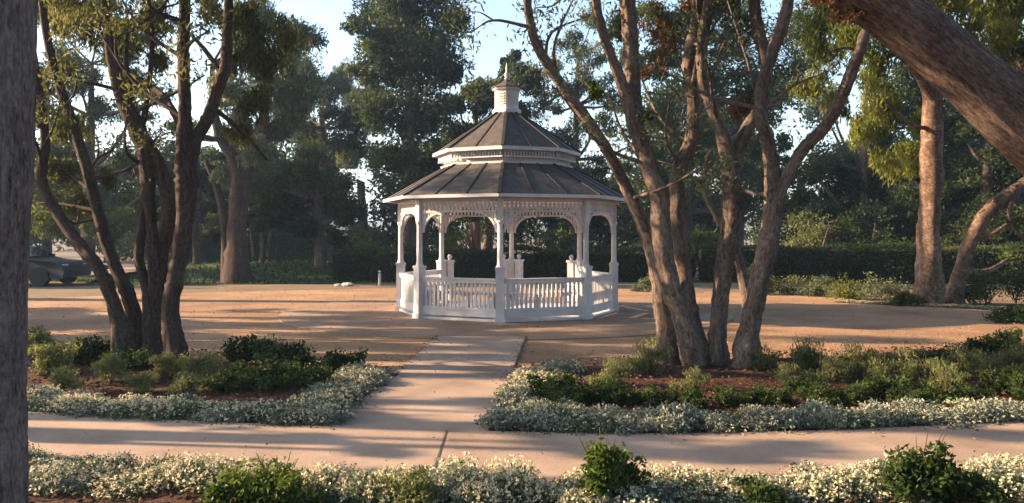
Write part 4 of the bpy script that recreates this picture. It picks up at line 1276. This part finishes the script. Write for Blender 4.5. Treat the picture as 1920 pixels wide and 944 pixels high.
# foreground shrubs
def fg(px, d): return np.array([(px - CX) / F * d, d, .04])
bush('foreground_shrub', 'bright green foreground shrub with reddish shoots near the middle', fg(1135, 4.75), .24, .22, .40, 2600, M['leaf_bright'], .045, .022, 311, shoots=6)
bush('foreground_shrub', 'dense dark green foreground shrub at right', fg(1722, 4.75), .235, .22, .40, 3200, M['leaf_shrub'], .042, .022, 312, shoots=4)
bush('foreground_shrub', 'low dark foreground shrub right of the dense one', fg(1820, 4.7), .17, .16, .21, 1800, M['leaf_shrub'], .042, .02, 316, shoots=2)
bush('foreground_shrub', 'mid-green foreground shrub with stray shoots at left', fg(520, 4.7), .34, .26, .30, 3400, M['leaf_bright'], .042, .02, 313, shoots=8)
bush('foreground_shrub', 'small yellow-green foreground shrub left of the middle', fg(770, 4.75), .20, .18, .22, 1500, M['leaf_sage'], .04, .016, 314)
bush('foreground_shrub', 'small green foreground shrub between the middle shrub and the dense one', fg(1420, 4.7), .17, .15, .15, 1200, M['leaf_shrub'], .04, .018, 315)

for (px, py, d, r, h, lab, sd, lf) in [(1530, 500, 29.8, 1.5, 3.1, 'tall olive bush between the forked stem and the orange trunk', 361, 'leaf_sage'), (1625, 500, 29.6, 1.5, 3.0, 'olive-green bush just left of the orange trunk behind the hedge', 362, 'leaf_mid'),
                                       (1300, 500, 29.6, 1.2, 2.2, 'dark bush seen between the pinkish stems', 363, 'leaf_mid'), (1240, 500, 29.8, .9, 2.3, 'dark bush behind the leftmost pinkish stem', 364, 'leaf_dark'), (1840, 520, 28.6, 1.4, 3.2, 'tall dark bush between the orange trunk and the leaning pale trunk', 365, 'leaf_dark')]:
    bush('tall_bush', lab, ((px - CX) / F * d, d, 0), r, r * .8, h, 5200, M[lf], .12, .05, sd, 'bush', droop=.4)

# edges of the court
bush('low_bush', 'dark rounded bush just right of the parked car', (-11.6, 26.4, 0), .9, .7, .8, 3400, M['leaf_dark'], .09, .04, 322, 'bush')
bush('low_bush', 'dark bush overhanging the right edge of the gravel court', G(1915, 604), .6, .5, .28, 2000, M['leaf_shrub'], .06, .03, 323, 'bush')
mixed = [(1480, 552, .9, .55, 'leaf_sage', 'low sage-coloured bush at the back of the court right of the pinkish tree'),
         (1540, 556, .7, .55, 'leaf_grey', 'grey bush at the back right of the court'), (1590, 562, .65, .6, 'leaf_lime', 'yellowish bush left of the orange-barked trunk'),
         (1650, 566, .7, .7, 'leaf_grey', 'small grey-green bush next to the orange-barked trunk'), (1695, 574, .35, .35, 'leaf_bright', 'little bright green plant at the foot of the orange-barked trunk'),
         (1850, 572, .8, .9, 'leaf_mid', 'green bush right of the leaning pale tree'), (1905, 570, .8, .9, 'leaf_dark', 'tall dark bush at the right end of the court'),
         (1215, 548, .6, .5, 'leaf_grey', 'small grey bush behind the leftmost pinkish stem'), (1420, 552, .7, .8, 'leaf_dark', 'dark bush behind the pinkish stems')]
for i, (px, py, r, h, mt, lab) in enumerate(mixed):
    bush('low_bush', lab, G(px, py), r, r * .8, h, 1500, M[mt], .085, .035, 330 + i, 'bush')

# dark car parked at the far left, its nose showing past the foreground trunk
def paint(name, base, rough, coat=0.0):
    m, nt, out = new_mat(name)
    p = N(nt, 'ShaderNodeBsdfPrincipled', Roughness=rough)
    p.inputs['Base Color'].default_value = (*base, 1)
    p.inputs['Coat Weight'].default_value = coat
    nt.links.new(p.outputs[0], out.inputs[0])
    return m
M['car'] = paint('dark car paint', (.006, .007, .009), .6, .0)
M['car_glass'] = paint('dark car glass', (.01, .012, .014), .08)
M['rubber'] = paint('tyre rubber', (.015, .015, .015), .85)
M['rim'] = paint('grey alloy', (.22, .22, .23), .4)
M['red_lamp'] = paint('red lamp lens', (.25, .01, .01), .25)
M['clear_lamp'] = paint('clear lamp lens', (.5, .5, .5), .2)
def parked_car(c):
    root = empty('parked_car', c, 'low dark car parked at far left, half hidden by the near trunk', 'car')
    # side profile, nose to +X
    prof = [(-2.05, .30), (-2.12, .62), (-2.02, .86), (-1.55, .92), (-.95, 1.24), (-.2, 1.30), (.35, 1.24), (.98, .90), (1.75, .80), (2.08, .62), (2.10, .34), (1.72, .26), (-1.7, .26)]
    sm = catmull(np.array(prof + [prof[0]]), 4)[:-1]
    k = len(sm)
    V = []
    for y, sc_, zs in ((-.84, .985, .97), (-.78, 1, 1), (.78, 1, 1), (.84, .985, .97)):
        ins = np.where(sm[:, 1] > .9, (sm[:, 1] - .9) * .55, 0)
        V.append(np.column_stack([sm[:, 0] * sc_, np.sign(y) * (abs(y) - ins), .26 + (sm[:, 1] - .26) * zs]))
    V = np.concatenate(V)
    q = [[r * k + i, r * k + (i + 1) % k, (r + 1) * k + (i + 1) % k, (r + 1) * k + i] for r in range(3) for i in range(k)]
    me = mesh('body', V, [np.array(q), np.arange(k)[None], np.arange(3 * k, 4 * k)[::-1][None]], M['car'], smooth=True)
    body = link('body', me, root, (0, 0, 0))
    for sy in (-1, 1):
        m = MB(); m.prism([(-.92, sy * .70, 1.17), (-.22, sy * .685, 1.22), (-.22, sy * .845, .93), (-1.30, sy * .845, .93)], (0, sy, 0), .012); link('window', m.mesh('window', M['car_glass']), root, (0, 0, 0))
        m = MB(); m.prism([(-.14, sy * .685, 1.22), (.32, sy * .70, 1.17), (.80, sy * .845, .93), (-.14, sy * .845, .93)], (0, sy, 0), .012); link('window', m.mesh('window', M['car_glass']), root, (0, 0, 0))
        m = MB(); m.box((.72, sy * .93, .95), (.12, .16, .11)); link('mirror', m.mesh('mirror', M['car']), root, (0, 0, 0))
        m = MB(); m.box((1.93, sy * .62, .66), (.22, .30, .09)); link('headlight', m.mesh('headlight', M['clear_lamp']), root, (0, 0, 0))
        m = MB(); m.box((-2.04, sy * .62, .74), (.10, .30, .12)); link('taillight', m.mesh('taillight', M['red_lamp']), root, (0, 0, 0))
        for x in (-1.28, 1.32):
            w = empty('wheel', (x, sy * .78, .31)); w.parent = root
            for nm, prof_, mt in (('tyre', [(.19, -.1), (.30, -.1), (.315, -.06), (.315, .06), (.30, .1), (.19, .1)], 'rubber'), ('rim', [(.03, .06), (.19, .07), (.19, -.07), (.03, -.06)], 'rim')):
                mb = MB(); mb.lathe((0, 0, 0), prof_, 20)
                o = link(nm, mb.mesh(nm, M[mt]), w, (0, 0, 0)); o.rotation_euler = (R(90), 0, 0)
    m = MB(); m.prism([(.42, -.62, 1.215), (.42, .62, 1.215), (.95, .74, .945), (.95, -.74, .945)], (.45, 0, .9), .012); link('windscreen', m.mesh('windscreen', M['car_glass']), root, (0, 0, 0))
parked_car((-16.2, 26.0, 0))

# small pale stones, low kerb stones and a thin marker post
def stone(c, s, label, seed, group=None):
    r_ = np.random.default_rng(seed)
    m = MB(); m.lathe((0, 0, 0), [(s * .75, -.02), (s, s * .2), (s * .95, s * .45), (s * .6, s * .68), (s * .15, s * .75)], 9)
    V = np.concatenate(m.V); V[:, :2] *= 1 + r_.normal(size=(len(V), 1)) * .10; V[:, 0] *= 1.3
    m.V = [V]
    o = link('garden_stone', m.mesh('garden_stone', M['stone']), None, c)
    return tag(o, label, 'stone', group)
stone(G(634, 537), .11, 'smaller of two pale stones at the lawn edge left of the gazebo', 1)
stone(G(652, 537), .16, 'larger of two pale stones at the lawn edge left of the gazebo', 2)
for k, px in enumerate(list(np.linspace(1572, 1668, 9)) + list(np.linspace(1685, 1890, 17))):
    fol, blo = variants[2]
    ob = link('border_plant', fol, None, G(px, 568 + (px - 1572) * .045) + [0, 0, .008])
    sc_ = .55 + .25 * ((k * 7) % 5) / 5
    ob.scale = (sc_ * 1.3, sc_ * 1.2, sc_ * .8); ob.rotation_euler = (0, 0, k * 1.7)
    tag(ob, 'small pale flower clump edging the back right of the gravel court', 'border plant', 'pale flowers edging the back right of the court')
    b = bpy.data.objects.new('blossoms', blo); COL.objects.link(b); b.parent = ob
pp = G(712, 536)
root = empty('marker_post', pp, 'thin pale post standing at the lawn edge left of the gazebo', 'post')
m = MB(); m.lathe((0, 0, 0), [(.045, -.02), (.045, .46), (.02, .49)], 10); link('shaft', m.mesh('shaft', M['stone']), root, (0, 0, 0))
m = MB(); m.lathe((0, 0, 0), [(.058, .40), (.058, .43)], 10); link('collar', m.mesh('collar', M['rib']), root, (0, 0, 0))

# ================================================================== trees west of the court (their shade falls across it)
def shade_tree(x, y, h0, h1, r, n, seed, sr=.16, nc=12, label='leafy grove tree standing beyond the left edge of the court', group='grove trees west of the court', leaf=(.2, .075)):
    r_ = np.random.default_rng(seed)
    root = empty('unseen_shade_tree', (x, y, 0), label, 'tree', group)
    cl = []
    for k in range(nc):
        a_ = r_.uniform(0, 6.28); t = math.sqrt(r_.uniform(0, 1)) * r
        cl.append([x + t * math.cos(a_), y + t * math.sin(a_) * .8, r_.uniform(h0, h1), r * .42, r * .38, r * .36])
    pts = [(x, y, -.05), (x + .1, y, h0 * .5), (x, y + .05, h0), (x + .1, y, (h0 + h1) / 2)]
    specs = [(pts, [sr * 1.2, sr, sr * .9, sr * .5])]
    for c in cl:
        specs.append(([pts[2], (np.array(pts[2]) + c[:3]) / 2, c[:3]], [sr * .5, sr * .35, sr * .15]))
    link('trunk', tubes_mesh('trunk', specs, M['bark_far'], seg=8, n_per=4), root)
    link('crown', crown_mesh('crown', cl, n, leaf[0], leaf[1], [M['leaf_mid'], M['twig']], droop=.6, seed=seed), root)
for i, (x, y, h0, h1, r, n, nc) in enumerate([
        (-15.5, 15.6, 2.0, 8.0, 1.7, 6500, 11), (-17.5, 13.9, 3.0, 9.0, 1.4, 5000, 10), (-13.5, 14.8, 1.6, 5.2, 1.2, 4800, 12), (-21, 17.3, 6.0, 9.0, 1.2, 2600, 8), (-17.5, 17.9, 1.6, 5.4, 1.0, 3200, 10), (-14.5, 13.2, 1.8, 5.5, .8, 2400, 8),
        (-13.5, 10.9, 2.0, 5.0, .6, 900, 6), (-12.0, 10.2, 1.6, 4.8, .8, 1300, 7), (-14, 9.0, 2.0, 6.0, .7, 1200, 6), (-10.5, 8.2, 1.2, 5.0, .7, 1100, 6), (-12, 7.4, 1.6, 6.0, .5, 900, 6), (-13.5, 6.5, 1.6, 6.5, .4, 700, 6), (-9.8, 6.9, .9, 4.0, .35, 500, 4), (-12.5, 7.9, 3.4, 6.5, .55, 1500, 8),
        (-24.5, 26.9, 1.2, 5.0, 1.5, 5000, 12), (-22, 25.9, 1.0, 3.4, .9, 2600, 8),  # pair added out of view to shade the parked car
        (-30, 29.5, 7.5, 15.0, 2.4, 9000, 14), (-34, 33, 9.0, 17.0, 2.8, 10000, 16), (-28, 34.5, 8.0, 13.0, 2.4, 8500, 14), (-38, 38, 3, 15, 3.2, 9000, 16), (-34, 44, 3, 14, 3.2, 9000, 16), (-42, 49, 3, 15, 3.4, 9000, 16)]):
    shade_tree(x, y, h0, h1, r, n, 400 + i, nc=nc)
for i, (x, y, h0, h1, r) in enumerate([(-9, -4, 4, 11, 3.2), (-3, -7, 4, 12, 3.6), (4, -6, 4, 11, 3.4), (10, -3, 3, 11, 3.4), (13, 5, 3, 10, 3.0), (16, 12, 3, 11, 3.4), (-15, 1, 5, 10, 2.4), (0, -1.5, 6, 9, 2.6), (8, 2, 5.5, 10, 2.6), (20, 20, 3, 12, 3.5)]):  # added out of view; their crowns block part of the sky light
    shade_tree(x, y, h0, h1, r, 5200, 450 + i, nc=16, label='unseen leafy tree added behind and right of the garden path to dim the sky', group='unseen trees added around the garden path to dim the sky', leaf=(.30, .14))

# unseen trees added around the court; wide crowns above the frame cut sky light
def added_canopy_tree(tx, ty, x0, x1, y0, y1, n, seed, label, lift=3.4):
    r_ = np.random.default_rng(seed)
    root = empty('added_canopy_tree', (tx, ty, 0), label, 'tree')
    cl = []
    for k in range(26):
        x, y = r_.uniform(x0, x1), r_.uniform(y0, y1)
        cl.append([x, y, lift + .33 * y + r_.uniform(0, 2.2), 1.5, 1.5, .7])
    top = [tx * .92, ty, 7.0]
    specs = [([(tx, ty, -.05), (tx, ty, 3.2), top], [.42, .34, .28])]
    for c in cl[::2]:
        specs.append(([top, (np.array(top) + c[:3]) / 2 + [0, 0, .6], c[:3]], [.16, .11, .04]))
    link('trunk', tubes_mesh('trunk', specs, M['bark_far'], seg=10, n_per=5, flare=.3), root)
    link('crown', crown_mesh('crown', cl, n, .30, .15, [M['leaf_mid'], M['twig']], droop=.5, seed=seed, spread=.38), root)
added_canopy_tree(-14.5, 20.5, -12.5, -1.5, 17, 25, 7000, 601, 'unseen wide-crowned tree added beyond the left side of the court to dim the sky', 6.4)
added_canopy_tree(14.5, 21.5, 5.0, 15, 16, 25, 7000, 602, 'unseen wide-crowned tree added beyond the right side of the court to dim the sky')
added_canopy_tree(12.5, 12.5, .5, 12, 10, 17, 6500, 603, 'unseen wide-crowned tree added right of the planting bed to dim the sky')
added_canopy_tree(-13.0, 11.8, -10.5, -.5, 11.8, 17, 5000, 604, 'unseen wide-crowned tree added left of the planting bed to dim the sky')

# ================================================================== air
def haze():
    m, nt, out = new_mat('afternoon haze')
    v = N(nt, 'ShaderNodeVolumePrincipled')
    v.inputs['Color'].default_value = (.42, .64, 1.0, 1)
    v.inputs['Density'].default_value = HAZE
    v.inputs['Anisotropy'].default_value = .35
    nt.links.new(v.outputs[0], out.inputs['Volume'])
    b = MB(); b.box((0, 400, 14), (1500, 1700, 30))
    o = link('haze', b.mesh('haze', m))
    tag(o, kind='stuff')
haze()
